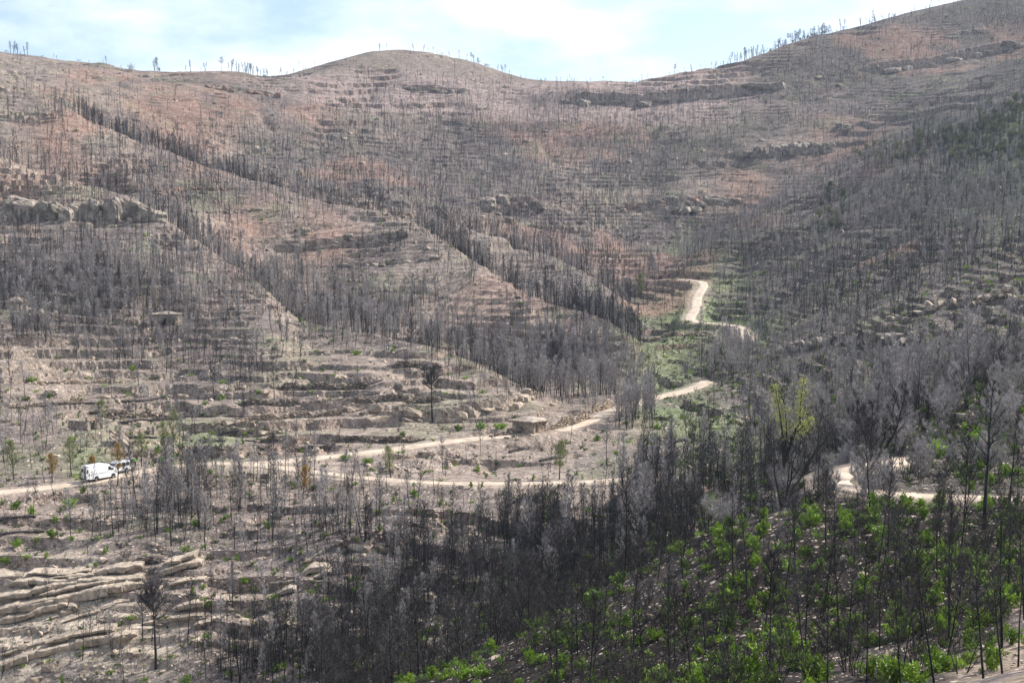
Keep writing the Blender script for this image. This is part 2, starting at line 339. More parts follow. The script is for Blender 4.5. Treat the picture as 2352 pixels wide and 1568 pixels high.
WALLS = [  # label, points, height
 ("long pale dry stone retaining wall beside the track right of the small roofed hut", [(1252, 985), (1290, 978), (1330, 968), (1362, 958)], 2.2),
 ("pale dry stone wall on the outer bend of the track beyond the roofed hut", [(1356, 944), (1385, 940), (1412, 930)], 1.9),
 ("low rubble wall leading up to the left side of the roofed hut", [(1118, 1003), (1160, 998), (1215, 993)], 1.3),
 ("dark terrace wall highest on the bare knoll", [(618, 872), (700, 873), (780, 874), (880, 868)], 1.5),
 ("dark terrace wall below the upper left one on the bare knoll", [(535, 911), (600, 912), (670, 911), (748, 908)], 1.5),
 ("dark terrace wall on the right half of the knoll above the cliff", [(785, 911), (850, 909), (940, 905), (1030, 900)], 1.6),
 ("long low terrace wall right under the knoll's terraces, left of the cliff", [(535, 948), (620, 944), (720, 934), (840, 922)], 1.3),
 ("rubble terrace wall under the sandstone cliff of the knoll", [(560, 1002), (660, 1003), (780, 1004), (900, 1004), (980, 1002)], 1.3),
 ("short dark terrace wall on top of the knoll, upper right", [(890, 835), (960, 833), (1020, 836)], 1.6),
 ("thick rubble wall across the terraces above the ruined hut", [(225, 947), (300, 938), (370, 930), (440, 928)], 1.5),
 ("thin stone terrace line among burned trunks left of the knoll", [(66, 870), (150, 867), (230, 861), (310, 855)], .9),
 ("small red stone wall below the parked vehicles", [(385, 1158), (415, 1152), (450, 1144)], .9),
 ("curving rubble wall on the brow above the layered outcrop", [(180, 1322), (240, 1310), (310, 1290), (380, 1282)], .9),
 ("broken stone wall on the terrace in front of the knoll cliff", [(480, 965), (540, 962), (600, 966), (655, 975)], 1.1),
 ("low stone wall in the brown terraces at the left edge above the parked vehicles", [(0, 935), (60, 930), (130, 925), (210, 915)], 1.0),
 ("terrace wall in the green valley floor below the winding track", [(1490, 775), (1540, 772), (1600, 770), (1640, 768)], 1.3),
 ("lowest terrace wall in the green valley floor", [(1500, 800), (1560, 798), (1622, 796)], 1.6),
]
LEDGES = [  # label, points, block size, courses, dmin
 ("broken sandstone cliff under the knoll with pale blocks", [(843, 950), (900, 948), (960, 945), (1020, 945), (1080, 935), (1130, 925), (1180, 915), (1212, 905)], 2.2, 2),
 ("row of pale boulders along the terrace left of the knoll", [(195, 905), (260, 903), (330, 897), (400, 890), (500, 884), (560, 868)], 1.3, 1),
 ("line of fallen sandstone blocks upslope of the middle spur", [(610, 572), (680, 566), (760, 556), (840, 545), (900, 540), (945, 540)], 2.6, 2),
 ("thin dark ledge across the middle of the rocky spur", [(775, 608), (840, 600), (900, 593), (960, 590), (1010, 585)], 1.6, 1),
 ("lower dark ledge on the rocky spur", [(830, 668), (900, 662), (960, 664), (1020, 672)], 1.4, 1),
 ("dark ledge near the foot of the rocky spur", [(1085, 690), (1130, 686), (1190, 680)], 1.5, 1),
 ("long ledge at the foot of the bare spur above the grey woodland", [(1040, 745), (1090, 748), (1180, 775), (1260, 785), (1330, 792)], 1.7, 1),
 ("rock ledge with big grey blocks in the middle of the wooded slope", [(1090, 480), (1130, 478), (1180, 472), (1250, 474)], 3.6, 2),
 ("orange sandstone ledge left of the fallen boulders", [(1440, 478), (1490, 474), (1540, 470), (1600, 462)], 3.6, 2),
 ("grey rock ledge right of the fallen boulders", [(1620, 466), (1680, 458), (1700, 452)], 3.4, 2),
 ("ledge of pale blocks high on the left slope", [(360, 435), (420, 432), (480, 438), (540, 440)], 1.8, 1),
 ("rock outcrop low on the red spur, right of the left cliff", [(400, 470), (450, 488), (520, 490), (600, 492)], 1.1, 1),
 ("stony ledge crossing the right slope above the winding track", [(1720, 575), (1800, 560), (1880, 545), (1960, 535)], 1.6, 1),
 ("dark rock band on the right slope behind the leafing tree", [(1800, 790), (1880, 785), (1960, 780), (2080, 776), (2140, 770)], 1.6, 2),
 ("flat ledge stack on the pale shoulder at the right edge", [(2100, 712), (2180, 700), (2260, 685), (2340, 665)], 1.6, 2),
 ("rock ledge with a small overhang below the lower track", [(880, 1050), (920, 1046), (990, 1040), (1060, 1036)], 1.2, 1),
 ("broken ledge right of the layered outcrop", [(770, 1258), (820, 1248), (880, 1240), (960, 1236)], 1.4, 2),
 ("narrow ledge among thin trunks above the dark foreground trees", [(900, 1200), (1000, 1190), (1080, 1185)], 1.0, 1),
 ("long dark cliff band below the saddle of the skyline", [(1290, 232), (1370, 232), (1450, 232), (1530, 224), (1620, 212), (1690, 204), (1750, 198)], 6.2, 1),
 ("long overhanging cliff high on the right slope", [(1960, 166), (2040, 156), (2110, 146), (2180, 132), (2250, 116), (2345, 103)], 5.6, 1),
 ("bare rock ledge above the long right cliff", [(2170, 86), (2210, 80), (2270, 72)], 4.5, 1),
 ("short cliff under the round hill on the skyline", [(905, 196), (960, 203), (1030, 208), (1075, 210)], 3.6, 1),
 ("bright ledge on the right slope below the long cliff", [(1850, 232), (1900, 222), (1960, 212)], 3.4, 1),
 ("rock shelf high on the left slope under the skyline", [(470, 200), (540, 204), (600, 212), (640, 220)], 3.5, 1),
]
wallp = [poly_on(w[1]) for w in WALLS]; ledgep = [poly_on(l[1]) for l in LEDGES]
for p, w in zip(wallp, WALLS): cut_step(p, w[2])
for p, l in zip(ledgep, LEDGES): cut_step(p, l[2] * (.9 if l[2] > 5 else .6 if l[3] == 1 else 1.1), 6 if l[2] < 3 else 10)

# ---- roads
ROADS = [
 ("pale dirt track running from the left edge past the vans and along the valley to the right", 3.6, [(-300, 1150, 199), (0, 1132, 205), (200, 1109, 212), (300, 1088, 219), (400, 1069, 224), (500, 1064, 225), (600, 1070, 222.5), (700, 1083, 218), (830, 1099, 212), (1000, 1112, 208), (1200, 1112, 208), (1380, 1108, 209), (1440, 1100, 211)]),
 ("pale dirt track climbing past the roofed hut up the valley", 4.2, [(560, 1066, 224), (620, 1062, 227), (700, 1055, 231), (880, 1036, 238), (1000, 1018, 244), (1100, 1006, 250), (1200, 999, 253), (1270, 992, 256), (1330, 975, 264), (1390, 950, 275), (1430, 935, 285), (1500, 914, 299), (1560, 902, 306), (1605, 888, 313), (1622, 876, 318)]),
 ("pale winding dirt track zigzagging up the valley head", 4.2, [(1720, 790, 372), (1712, 768, 384), (1695, 748, 401), (1650, 743, 404), (1600, 742, 409), (1582, 735, 417), (1588, 722, 429), (1600, 708, 437), (1598, 690, 450), (1606, 672, 466), (1618, 655, 480), (1612, 647, 487), (1580, 643, 497), (1540, 641, 508), (1500, 645, 513)]),
 ("sandy track bending round the dark slope at the right", 3.0, [(2700, 1150, 101.5), (2450, 1150, 101.5), (2352, 1149, 101.5), (2200, 1147, 101.8), (2060, 1143, 102), (1950, 1132, 103.5), (1895, 1115, 107), (1910, 1092, 112), (1970, 1074, 116), (2043, 1064, 118.5), (2100, 1056, 121)]),
]
TRACKS = [
 ("thin pale path along the right hillside above the zigzag track", 2.4, [(1500, 622), (1560, 617), (1640, 608), (1702, 603)]),
 ("thin path high on the right hillside above the pale rubble", 2.2, [(1900, 545), (1940, 533), (2000, 530), (2060, 527)]),
 ("reddish path crossing the second spur", 2.6, [(1085, 568), (1130, 570), (1180, 576), (1240, 584)]),
 ("reddish path crossing the middle spur under the orange soil", 2.0, [(600, 545), (680, 540), (760, 530), (840, 515)]),
]
def smooth_line(p, n=6):
    p = np.asarray(p, float); t = np.concatenate([[0], np.cumsum(np.linalg.norm(np.diff(p[:, :2], axis=0), axis=1))])
    tt = np.linspace(0, t[-1], max(8, int(t[-1] / 1.6)))
    q = np.stack([np.interp(tt, t, p[:, k]) for k in range(3)], 1)
    ker = np.hanning(9); ker /= ker.sum()
    for _ in range(2):
        for k in range(3): q[:, k] = np.convolve(np.pad(q[:, k], 4, 'reflect', reflect_type='odd'), ker, 'valid')
    return q
roadp = []
for lab, w, pts in ROADS:
    roadp.append((lab, w, smooth_line([P3(*p) for p in pts])))
for lab, w, pts in TRACKS:
    roadp.append((lab, w, smooth_line(poly_on(pts))))
roadm = np.zeros_like(Z)
for lab, w, q in roadp:
    I, J = near(q, 9)
    d, s, z, e = dist_to(q[::2] if len(q) > 60 else q, XX[I, J], YY[I, J])
    k = 1 - sstep(w / 2 + .6, w / 2 + 4.5, d)
    Z[I, J] = Z[I, J] * (1 - k) + (z - .02) * k
    roadm[I, J] = np.maximum(roadm[I, J], 1 - sstep(w / 2 - .2, w / 2 + 1.6, d))

HUTS = [(1216, 990, 'a'), (382, 745, 'b'), (205, 985, 'c')]
def flat_at(x, y, r, z=None):
    z = float(bil(Z, x, y)) if z is None else z
    d = np.hypot(XX - x, YY - y); k = 1 - sstep(r, r * 1.8, d); Z[:] = Z * (1 - k) + z * k
hutpos = []
for px, py, k in HUTS:
    q = hit(HB, px, py); flat_at(q[0], q[1] + 1.5, 4.0, q[2]); hutpos.append(q)

def H(x, y): return bil(Z, x, y)

# ------------------------------------------------------------------ materials
def mat(name, base, rough=.9, var=.25, scale=3., bump=0., obj_rand=0., base2=None, spec=.2, trans=0.):
    m = bpy.data.materials.new(name); m.use_nodes = True; n = m.node_tree; N = n.nodes; L = n.links
    b = N['Principled BSDF']; b.inputs['Roughness'].default_value = rough; b.inputs['Specular IOR Level'].default_value = spec
    t = N.new('ShaderNodeTexCoord'); g = N.new('ShaderNodeNewGeometry')
    no = N.new('ShaderNodeTexNoise'); no.inputs['Scale'].default_value = scale; no.inputs['Detail'].default_value = 5
    L.new(g.outputs['Position'], no.inputs['Vector'])
    r = N.new('ShaderNodeValToRGB'); c = np.array(base); c2 = np.array(base2) if base2 else c * (1 + var)
    r.color_ramp.elements[0].position = .3; r.color_ramp.elements[1].position = .7
    r.color_ramp.elements[0].color = (*(c * (1 - var)), 1); r.color_ramp.elements[1].color = (*np.clip(c2, 0, 1), 1)
    L.new(no.outputs[0], r.inputs[0]); out = r.outputs[0]
    if obj_rand:
        oi = N.new('ShaderNodeObjectInfo'); mr = N.new('ShaderNodeMapRange'); mr.inputs['To Min'].default_value = 1 - obj_rand; mr.inputs['To Max'].default_value = 1 + obj_rand
        L.new(oi.outputs['Random'], mr.inputs['Value'])
        hs = N.new('ShaderNodeHueSaturation'); L.new(mr.outputs[0], hs.inputs['Value']); L.new(out, hs.inputs['Color']); out = hs.outputs[0]
    L.new(out, b.inputs['Base Color'])
    if bump:
        bp = N.new('ShaderNodeBump'); bp.inputs['Strength'].default_value = bump; bp.inputs['Distance'].default_value = .1
        n2 = N.new('ShaderNodeTexNoise'); n2.inputs['Scale'].default_value = scale * 3; n2.inputs['Detail'].default_value = 6
        L.new(g.outputs['Position'], n2.inputs['Vector']); L.new(n2.outputs[0], bp.inputs['Height']); L.new(bp.outputs[0], b.inputs['Normal'])
    if trans:
        tr = N.new('ShaderNodeBsdfTranslucent'); mxs = N.new('ShaderNodeMixShader'); mxs.inputs[0].default_value = trans
        L.new(out, tr.inputs['Color']); L.new(b.outputs[0], mxs.inputs[1]); L.new(tr.outputs[0], mxs.inputs[2]); L.new(mxs.outputs[0], N['Material Output'].inputs['Surface'])
    return m
M = {}
M['trunk'] = mat('charred_bark', (.013, .012, .012), .8, .4, 2.5, 0, .35, (.036, .033, .032), spec=.2)
M['twig'] = mat('burned_twigs', (.085, .076, .077), .85, .3, 1.2, 0, .3)
M['twig_dark'] = mat('charred_twigs', (.028, .025, .024), .8, .3, 1.2, 0, .35, (.062, .055, .052))
M['twig_grey'] = mat('grey_twigs', (.31, .285, .275), .85, .22, .3, 0, .28)
M['twig_soot'] = mat('sooty_twigs', (.040, .038, .041), .85, .3, 1.2, 0, .35, (.075, .070, .074))
M['leaf'] = mat('green_leaves', (.085, .18, .018), .5, .35, 1.6, 0, .3, (.24, .36, .035), spec=.4, trans=.25)
M['leaf_dull'] = mat('dull_leaves', (.055, .10, .035), .7, .3, .6, 0, .3, (.13, .16, .06), trans=.25)
M['leaf_yellow'] = mat('yellow_leaves', (.30, .35, .07), .6, .25, 1.5, 0, .1, (.44, .45, .14), trans=.4)
M['leaf_pale'] = mat('pale_green_needles', (.20, .24, .085), .7, .25, 1.5, 0, .15, (.30, .31, .13), trans=.3)
M['leaf_olive'] = mat('olive_leaves', (.12, .14, .065), .7, .25, .5, 0, .3, (.19, .20, .09), trans=.25)
M['leaf_orange'] = mat('rusty_needles', (.36, .21, .06), .7, .25, 1.5, 0, .15, (.45, .30, .10), trans=.3)
M['rock'] = mat('sandstone', (.27, .215, .165), .92, .35, .9, .9, .22, (.43, .355, .28))
M['rock_grey'] = mat('grey_sandstone', (.19, .16, .13), .92, .4, .6, 1., .2, (.35, .30, .25))
M['rock_red'] = mat('red_sandstone', (.24, .15, .115), .92, .3, .3, .8, .2, (.34, .23, .18))
M['stone'] = mat('wall_stone', (.30, .235, .18), .92, .4, 1.6, .6, .25, (.47, .38, .29))
M['stone_dark'] = mat('charred_shade_wall_stone', (.12, .098, .08), .92, .45, 1.4, .6, .25, (.26, .215, .175))  # charred stone, darkened further to paint in the shade of the terrace walls
M['dirt'] = mat('pale_dirt', (.40, .325, .255), .95, .25, .6, .6, 0, (.50, .415, .33))
M['dirt_red'] = mat('reddish_dirt', (.30, .21, .165), .95, .14, .35, .3, 0)

def terrain_material():
    m = bpy.data.materials.new('hillside_soil'); m.use_nodes = True; n = m.node_tree; N = n.nodes; L = n.links
    b = N['Principled BSDF']; b.inputs['Roughness'].default_value = .95; b.inputs['Specular IOR Level'].default_value = .1
    at = N.new('ShaderNodeAttribute'); at.attribute_name = 'soil'
    g = N.new('ShaderNodeNewGeometry')
    def noise(sc, det=6, ro=.6):
        x = N.new('ShaderNodeTexNoise'); x.inputs['Scale'].default_value = sc; x.inputs['Detail'].default_value = det; x.inputs['Roughness'].default_value = ro
        L.new(g.outputs['Position'], x.inputs['Vector']); return x.outputs[0]
    def rng(v, a, b_, c, d):
        x = N.new('ShaderNodeMapRange'); x.inputs[1].default_value = a; x.inputs[2].default_value = b_; x.inputs[3].default_value = c; x.inputs[4].default_value = d
        L.new(v, x.inputs[0]); return x.outputs[0]
    def mul(c, f):
        x = N.new('ShaderNodeMix'); x.data_type = 'RGBA'; x.blend_type = 'MULTIPLY'; x.inputs['Factor'].default_value = 1; L.new(c, x.inputs['A'])
        L.new(f, x.inputs['B']); return x.outputs['Result']
    c = mul(at.outputs['Color'], rng(noise(.35, 8, .68), .3, .7, .52, 1.36))
    c = mul(c, rng(noise(1.1, 4, .7), .34, .66, .62, 1.35))
    c = mul(c, rng(noise(3.4, 6, .7), .3, .72, .5, 1.5))
    # loose pale stones: small cells, sparse
    def stones(scale, th, col, frac):
        nonlocal c
        vo = N.new('ShaderNodeTexVoronoi'); vo.inputs['Scale'].default_value = scale; L.new(g.outputs['Position'], vo.inputs['Vector'])
        near_ = rng(vo.outputs['Distance'], th * .8, th, 1, 0)
        sep = N.new('ShaderNodeSeparateColor'); L.new(vo.outputs['Color'], sep.inputs[0])
        pick = rng(sep.outputs[0], 1 - frac, 1 - frac + .02, 0, 1)
        f = N.new('ShaderNodeMath'); f.operation = 'MULTIPLY'; L.new(near_, f.inputs[0]); L.new(pick, f.inputs[1])
        x = N.new('ShaderNodeMix'); x.data_type = 'RGBA'; L.new(f.outputs[0], x.inputs['Factor']); L.new(c, x.inputs['A']); x.inputs['B'].default_value = col
        c = x.outputs['Result']
    stones(1.5, .33, (.50, .42, .35, 1), .12)
    stones(4.0, .36, (.46, .39, .33, 1), .16)
    L.new(c, b.inputs['Base Color'])
    bp = N.new('ShaderNodeBump'); bp.inputs['Strength'].default_value = .9; bp.inputs['Distance'].default_value = .35
    L.new(noise(.9, 9, .7), bp.inputs['Height']); L.new(bp.outputs[0], b.inputs['Normal'])
    return m
M['soil'] = terrain_material()

# ------------------------------------------------------------------ ground sheet
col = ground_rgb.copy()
rk = fbm(XX, YY, 60, 3, 131)[..., None]
rockc = np.array([.33, .27, .22]) * (1 - sstep(-.2, .4, rk)) + np.array([.28, .20, .165]) * sstep(-.2, .4, rk)
dark_fore = 1 - sstep(120, 165, YY)
col = col * (1 + .22 * fbm(XX, YY, 14, 4, 141)[..., None])
redp = sstep(.24, .48, fbm(XX, YY * .7, 55, 4, 151))[..., None] * sstep(330, 460, YY)[..., None] * .55
col = col * (1 - redp) + np.array([.30, .175, .13]) * redp
ashp = sstep(.05, .4, fbm(XX, YY, 20, 4, 161))[..., None] * .6
col = col * (1 - ashp) + np.array([.115, .095, .088]) * ashp
grs = sstep(.2, .45, fbm(XX, YY, 16, 4, 171))[..., None] * .38 * sstep(150, 200, YY)[..., None]
col = col * (1 - grs) + np.array([.155, .16, .095]) * grs
slab = (sstep(800, 812, YY) * (1 - sstep(850, 872, YY)) * sstep(-.2, -.1, XX / YY) * (1 - sstep(.12, .2, XX / YY)))[..., None]   # smooth bare rock band below the skyline
col = col * (1 - slab * .9) + np.array([.31, .235, .21]) * slab * .9
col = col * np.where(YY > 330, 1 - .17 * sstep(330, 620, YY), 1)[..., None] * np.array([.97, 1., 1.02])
rr = (rock * (1 - dark_fore))[..., None] * .75
col = col * (1 - rr) + rockc * rr
gz = np.gradient(Z, axis=1) / np.gradient(YY, axis=1); steep = sstep(.75, 1.5, np.abs(gz))[..., None] * (1 - dark_fore[..., None])
col = col * (1 - steep * .6) + rockc * steep * .6
rm = (roadm * (.6 + .5 * fbm(XX, YY, 3, 2, 191)))[..., None]
col = col * (1 - rm) + np.array([.31, .25, .20]) * rm
patch = (sstep(.30, .335, XX / YY) * (1 - sstep(58, 72, YY)) * sstep(.02, .2, fbm(XX, YY, 6, 3, 181) + .25))[..., None]
col = col * (1 - patch) + np.array([.27, .215, .17]) * patch
nu, nd = Z.shape
co = np.stack([XX, YY, Z], -1).reshape(-1, 3)
ii = (np.arange(nu - 1)[:, None] * nd + np.arange(nd - 1)[None]).ravel()
fa = np.stack([ii, ii + nd, ii + nd + 1, ii + 1], 1)
me = bpy.data.meshes.new('hillside')
me.vertices.add(len(co)); me.vertices.foreach_set('co', co.ravel())
me.loops.add(fa.size); me.loops.foreach_set('vertex_index', fa.ravel())
me.polygons.add(len(fa)); me.polygons.foreach_set('loop_start', np.arange(len(fa)) * 4); me.polygons.foreach_set('loop_total', np.full(len(fa), 4))
me.polygons.foreach_set('use_smooth', np.zeros(len(fa), bool)); me.update(calc_edges=True)
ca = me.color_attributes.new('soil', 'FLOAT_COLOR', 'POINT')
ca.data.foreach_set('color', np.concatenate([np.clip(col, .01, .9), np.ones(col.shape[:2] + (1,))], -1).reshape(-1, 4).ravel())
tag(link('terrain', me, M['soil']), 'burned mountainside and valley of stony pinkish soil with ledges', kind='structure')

for i, (lab, w, q) in enumerate(roadp):
    t = np.gradient(q[:, :2], axis=0); t /= np.linalg.norm(t, axis=1)[:, None] + 1e-9; nrm = np.stack([-t[:, 1], t[:, 0]], 1)
    offs = np.array([-.5, -.42, -.2, 0, .2, .42, .5]); dz = np.array([-.45, .10, .16, .20, .16, .10, -.45]); mb = MB()
    wj = w * (.92 + .16 * fbm(q[:, 0], q[:, 1], 6, 3, 31))
    v = np.zeros((len(q), 7, 3)); v[..., :2] = q[:, None, :2] + nrm[:, None] * offs[None, :, None] * wj[:, None, None]
    v[..., 2] = q[:, None, 2] + dz[None]
    a = (np.arange(len(q) - 1)[:, None] * 7 + np.arange(6)[None]).ravel()
    mb.add(v, np.stack([a, a + 1, a + 8, a + 7], 1) if True else 0)
    o = link('dirt_road' if w > 3 else 'footpath', mb.mesh('road', True), M['dirt_red'] if 'reddish' in lab else M['dirt'])
    tag(o, lab, kind='structure')

# ------------------------------------------------------------------ rocks and walls
def hull(pts):
    bm = bmesh.new()
    for p in pts: bm.verts.new(p)
    r = bmesh.ops.convex_hull(bm, input=bm.verts)
    bmesh.ops.delete(bm, geom=[v for v in bm.verts if not v.link_faces], context='VERTS')
    bm.verts.index_update()
    v = np.array([x.co[:] for x in bm.verts]); f = [[y.index for y in x.verts] for x in bm.faces]; bm.free()
    return v, np.array(f)
def block_pts(n=13, sq=.7):
    p = R.normal(size=(n, 3)); p /= np.linalg.norm(p, axis=1)[:, None]
    return np.sign(p) * np.abs(p) ** sq * .5
BLK = [hull(block_pts(14, .45)) for _ in range(10)]
def block_mesh(v, f, m, name='block'):
    mb = MB(); mb.add(v, f); me_ = mb.mesh(name); me_.materials.append(m); return me_
BLKM = {k: [block_mesh(v, f, M[k]) for v, f in BLK] for k in ('rock', 'rock_grey', 'rock_red', 'stone', 'stone_dark')}

def boulder_mesh(m, seed, flat=.7):
    bm = bmesh.new(); bmesh.ops.create_icosphere(bm, subdivisions=4, radius=.5)
    V = np.array([v.co[:] for v in bm.verts]); V = np.sign(V) * np.abs(V * 2) ** .72 * .5
    V *= (1 + .26 * fbm(V[:, 0] * 3 + seed * 3.1, V[:, 1] * 3 + V[:, 2] * 2, .9, 3, seed) + .10 * vnoise(V[:, 2] * 7 + V[:, 0], V[:, 1] * .8, seed + 2))[:, None]
    V *= (1 + .07 * fbm(V[:, 0] * 9, V[:, 2] * 9 + V[:, 1] * 5, 1., 3, seed + 9))[:, None]; crack = 1 - .22 * np.exp(-((vnoise(V[:, 0] * 3 + seed, V[:, 1] * 3 + .2 * V[:, 2], seed + 4)) / .12) ** 2); V *= crack[:, None]
    for v, c in zip(bm.verts, V): v.co = (c[0], c[1], c[2])
    me_ = bpy.data.meshes.new('boulder'); bm.to_mesh(me_); bm.free(); me_.materials.append(m)
    return me_
BOUL = {k: [boulder_mesh(M[k], s) for s in range(4)] for k in ('rock', 'rock_grey')}

# walls: each wall a thing, its stones parts
nst = 0
for (lab, pts, h), p in zip(WALLS, wallp):
    L_ = np.concatenate([[0], np.cumsum(np.linalg.norm(np.diff(p[:, :2], axis=0), axis=1))])
    root = empty('dry_stone_wall', (p[0][0], p[0][1], float(H(p[0][0], p[0][1])))); tag(root, lab, 'stone wall', 'dry stone walls holding the old terraces')
    mb = MB(); base = np.array(root.location); sz = .42 if h < 1.2 else .5
    course = 0; z_off = -.25; big = []
    while z_off < h:
        s = -R.random() * sz
        while s < L_[-1]:
            w = sz * R.uniform(.7, 1.7); s2 = s + w / 2
            if 0 < s2 < L_[-1]:
                x = np.interp(s2, L_, p[:, 0]); y = np.interp(s2, L_, p[:, 1])
                endf = min(1, s2 / (L_[-1] * .15), (L_[-1] - s2) / (L_[-1] * .15)) * (0.75 + .35 * math.sin(s2 * .9 + h * 7))
                zg = float(H(x, y - .8))
                if z_off < h * endf:
                    big.append((x + R.normal() * .04, y - .15 + z_off * .12 + R.normal() * .06, zg + z_off + sz * .3, w * 1.08, sz * R.uniform(.8, 1.3), sz * R.uniform(.6, .85)))
            s += w
        z_off += sz * .62
    d = p[-1][:2] - p[0][:2]; ang = math.atan2(d[1], d[0])
    order = R.permutation(len(big)); keep = set(order[:60].tolist())   # the biggest-looking few as stones of their own
    for q, (x, y, z, a, b_, c_) in enumerate(big):
        if q in keep:
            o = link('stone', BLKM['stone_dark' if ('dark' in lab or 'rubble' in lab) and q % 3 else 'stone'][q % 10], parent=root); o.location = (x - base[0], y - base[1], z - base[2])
            o.scale = (a, b_, c_); o.rotation_euler = (R.normal() * .12, R.normal() * .12, ang + R.normal() * .2)
        else:
            v, f = BLK[q % 10]; ca_, sa_ = math.cos(ang), math.sin(ang); v = v * (a, b_, c_)
            v = np.stack([v[:, 0] * ca_ - v[:, 1] * sa_, v[:, 0] * sa_ + v[:, 1] * ca_, v[:, 2]], 1)
            mb.add(v + np.array([x, y, z]) - base, f)
    if mb.n:
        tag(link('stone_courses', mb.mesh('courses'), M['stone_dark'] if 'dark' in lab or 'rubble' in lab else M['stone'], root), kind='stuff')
# ledges
for (lab, pts, sz, courses), p in zip(LEDGES, ledgep):
    L_ = np.concatenate([[0], np.cumsum(np.linalg.norm(np.diff(p[:, :2], axis=0), axis=1))])
    root = empty('rock_ledge', (p[0][0], p[0][1], float(H(p[0][0], p[0][1])))); tag(root, lab, 'rock ledge', 'sandstone ledges on the slopes')
    base = np.array(root.location); D = p[:, 1].mean()
    mk = 'rock_red' if 'orange' in lab or 'high on the left' in lab else ('rock_grey' if D > 380 or 'dark' in lab else 'rock')
    for c in range(courses):
        s = 0.
        while s < L_[-1]:
            w = sz * R.choice([.45, .7, 1., 1.3, 2.1]) * R.uniform(.8, 1.2) * (1.9 if sz > 5 else 1)
            if R.random() < (.9 if sz > 5 else .68):
                x = np.interp(s + w / 2, L_, p[:, 0]); y = np.interp(s + w / 2, L_, p[:, 1]); i = min(len(p) - 2, np.searchsorted(L_, s + w / 2) - 1)
                d = p[i + 1][:2] - p[i][:2]; hh = min(w, sz) * R.uniform(.5, 1.0)
                yy = y + c * sz * .35 - .2 + R.normal() * sz * .15
                o = link('rock_block', BLKM[mk][R.integers(10)], parent=root)
                o.location = (x - base[0], yy - base[1], float(H(x, y - sz * .6)) + hh * .25 + c * sz * .55 - base[2])
                o.scale = (w * 1.1, sz * R.uniform(.8, 1.3), hh * 1.15); o.rotation_euler = (R.normal() * .1, R.normal() * .1, math.atan2(d[1], d[0]) + R.normal() * .18)
            s += w * R.uniform(.85, 1.15)
# the big boulders of the left cliff, the fallen pile, the grey buttresses
def boulder(px, py, w, h, lab, group, mk='rock_grey', dmin=20., deep=.9, k=None):
    q = hit(Z, px, py, dmin)
    if q is None: return
    s = q[1] / F
    o = link('boulder', BOUL[mk][(int(px) if k is None else k) % 4]); o.location = (q[0], q[1] + w * s * .3, q[2] + h * s * .36)
    o.scale = (w * s * 1.12, w * s * deep, h * s * 1.45); o.rotation_euler = (0, R.normal() * .06, R.uniform(-.5, .5))
    tag(o, lab, 'boulder', group)
g1 = 'huge rounded boulders of the left cliff'
for n_, (a, b_) in enumerate([(0, 72), (77, 133), (135, 160), (160, 184), (186, 229), (239, 273), (270, 314), (318, 345), (345, 376)]):
    lb = ['huge rounded cliff boulder at the left edge of the photo', 'second huge flat-topped cliff boulder from the left edge', 'narrow cliff boulder just right of the second huge one',
          'short pale boulder left of the middle of the left cliff', 'tall rounded boulder in the middle of the left cliff', 'bulging dark boulder right of the cliff middle',
          'big dark boulder with a split face in the left cliff', 'low boulder near the right end of the left cliff', 'last small boulder at the right end of the left cliff'][n_]
    hgt = [46, 42, 30, 34, 44, 52, 46, 30, 22][n_]
    boulder((a + b_) / 2, 505 + (n_ % 3) * 2, b_ - a + 6, hgt, lb, g1, 'rock_grey', 300, .8, n_)
pl = [(1548, 490, 26, 16), (1572, 494, 30, 18), (1598, 490, 26, 18), (1560, 478, 22, 14), (1585, 476, 24, 14), (1540, 500, 18, 12), (1612, 478, 22, 18), (1630, 466, 26, 20), (1525, 486, 16, 12)]
pn = ['leftmost-but-one grey slab in the fallen rock pile', 'biggest pale slab at the centre of the fallen rock pile', 'tilted grey slab right of the centre of the rock pile', 'upper left rock in the fallen rock pile',
      'upper middle rock in the fallen rock pile', 'lowest small rock in the fallen rock pile', 'dark rock at the upper right of the rock pile', 'detached grey block right above the rock pile', 'leftmost small rock of the fallen pile']
for (a, b_, c, d), l in zip(pl, pn):
    q = hit(Z, a, b_, 500); s = q[1] / F
    o = link('boulder', BLKM['rock_grey'][int(a) % 10]); o.location = (q[0], q[1], q[2] + d * s * .35); o.scale = (c * s * 1.1, c * s, d * s); o.rotation_euler = (R.normal() * .25, R.normal() * .25, R.uniform(0, 3))
    tag(o, l, 'boulder', 'fallen rock pile below the orange ledge')
bl = ['leftmost low buttress', 'second buttress from the left', 'third buttress, tall and dark,', 'fourth buttress from the left', 'middle bulging buttress', 'buttress right of the middle', 'slanting pale buttress', 'dark buttress at the right end']
for n_, a in enumerate([1722, 1745, 1782, 1805, 1828, 1850, 1876, 1905]):
    boulder(a, 362 - n_ * 1.5, 28, 24 if n_ else 14, bl[n_] + ' of the grey rock row on the red slope', 'row of rounded rock buttresses on the red slope', 'rock_grey', 600, .9, n_)
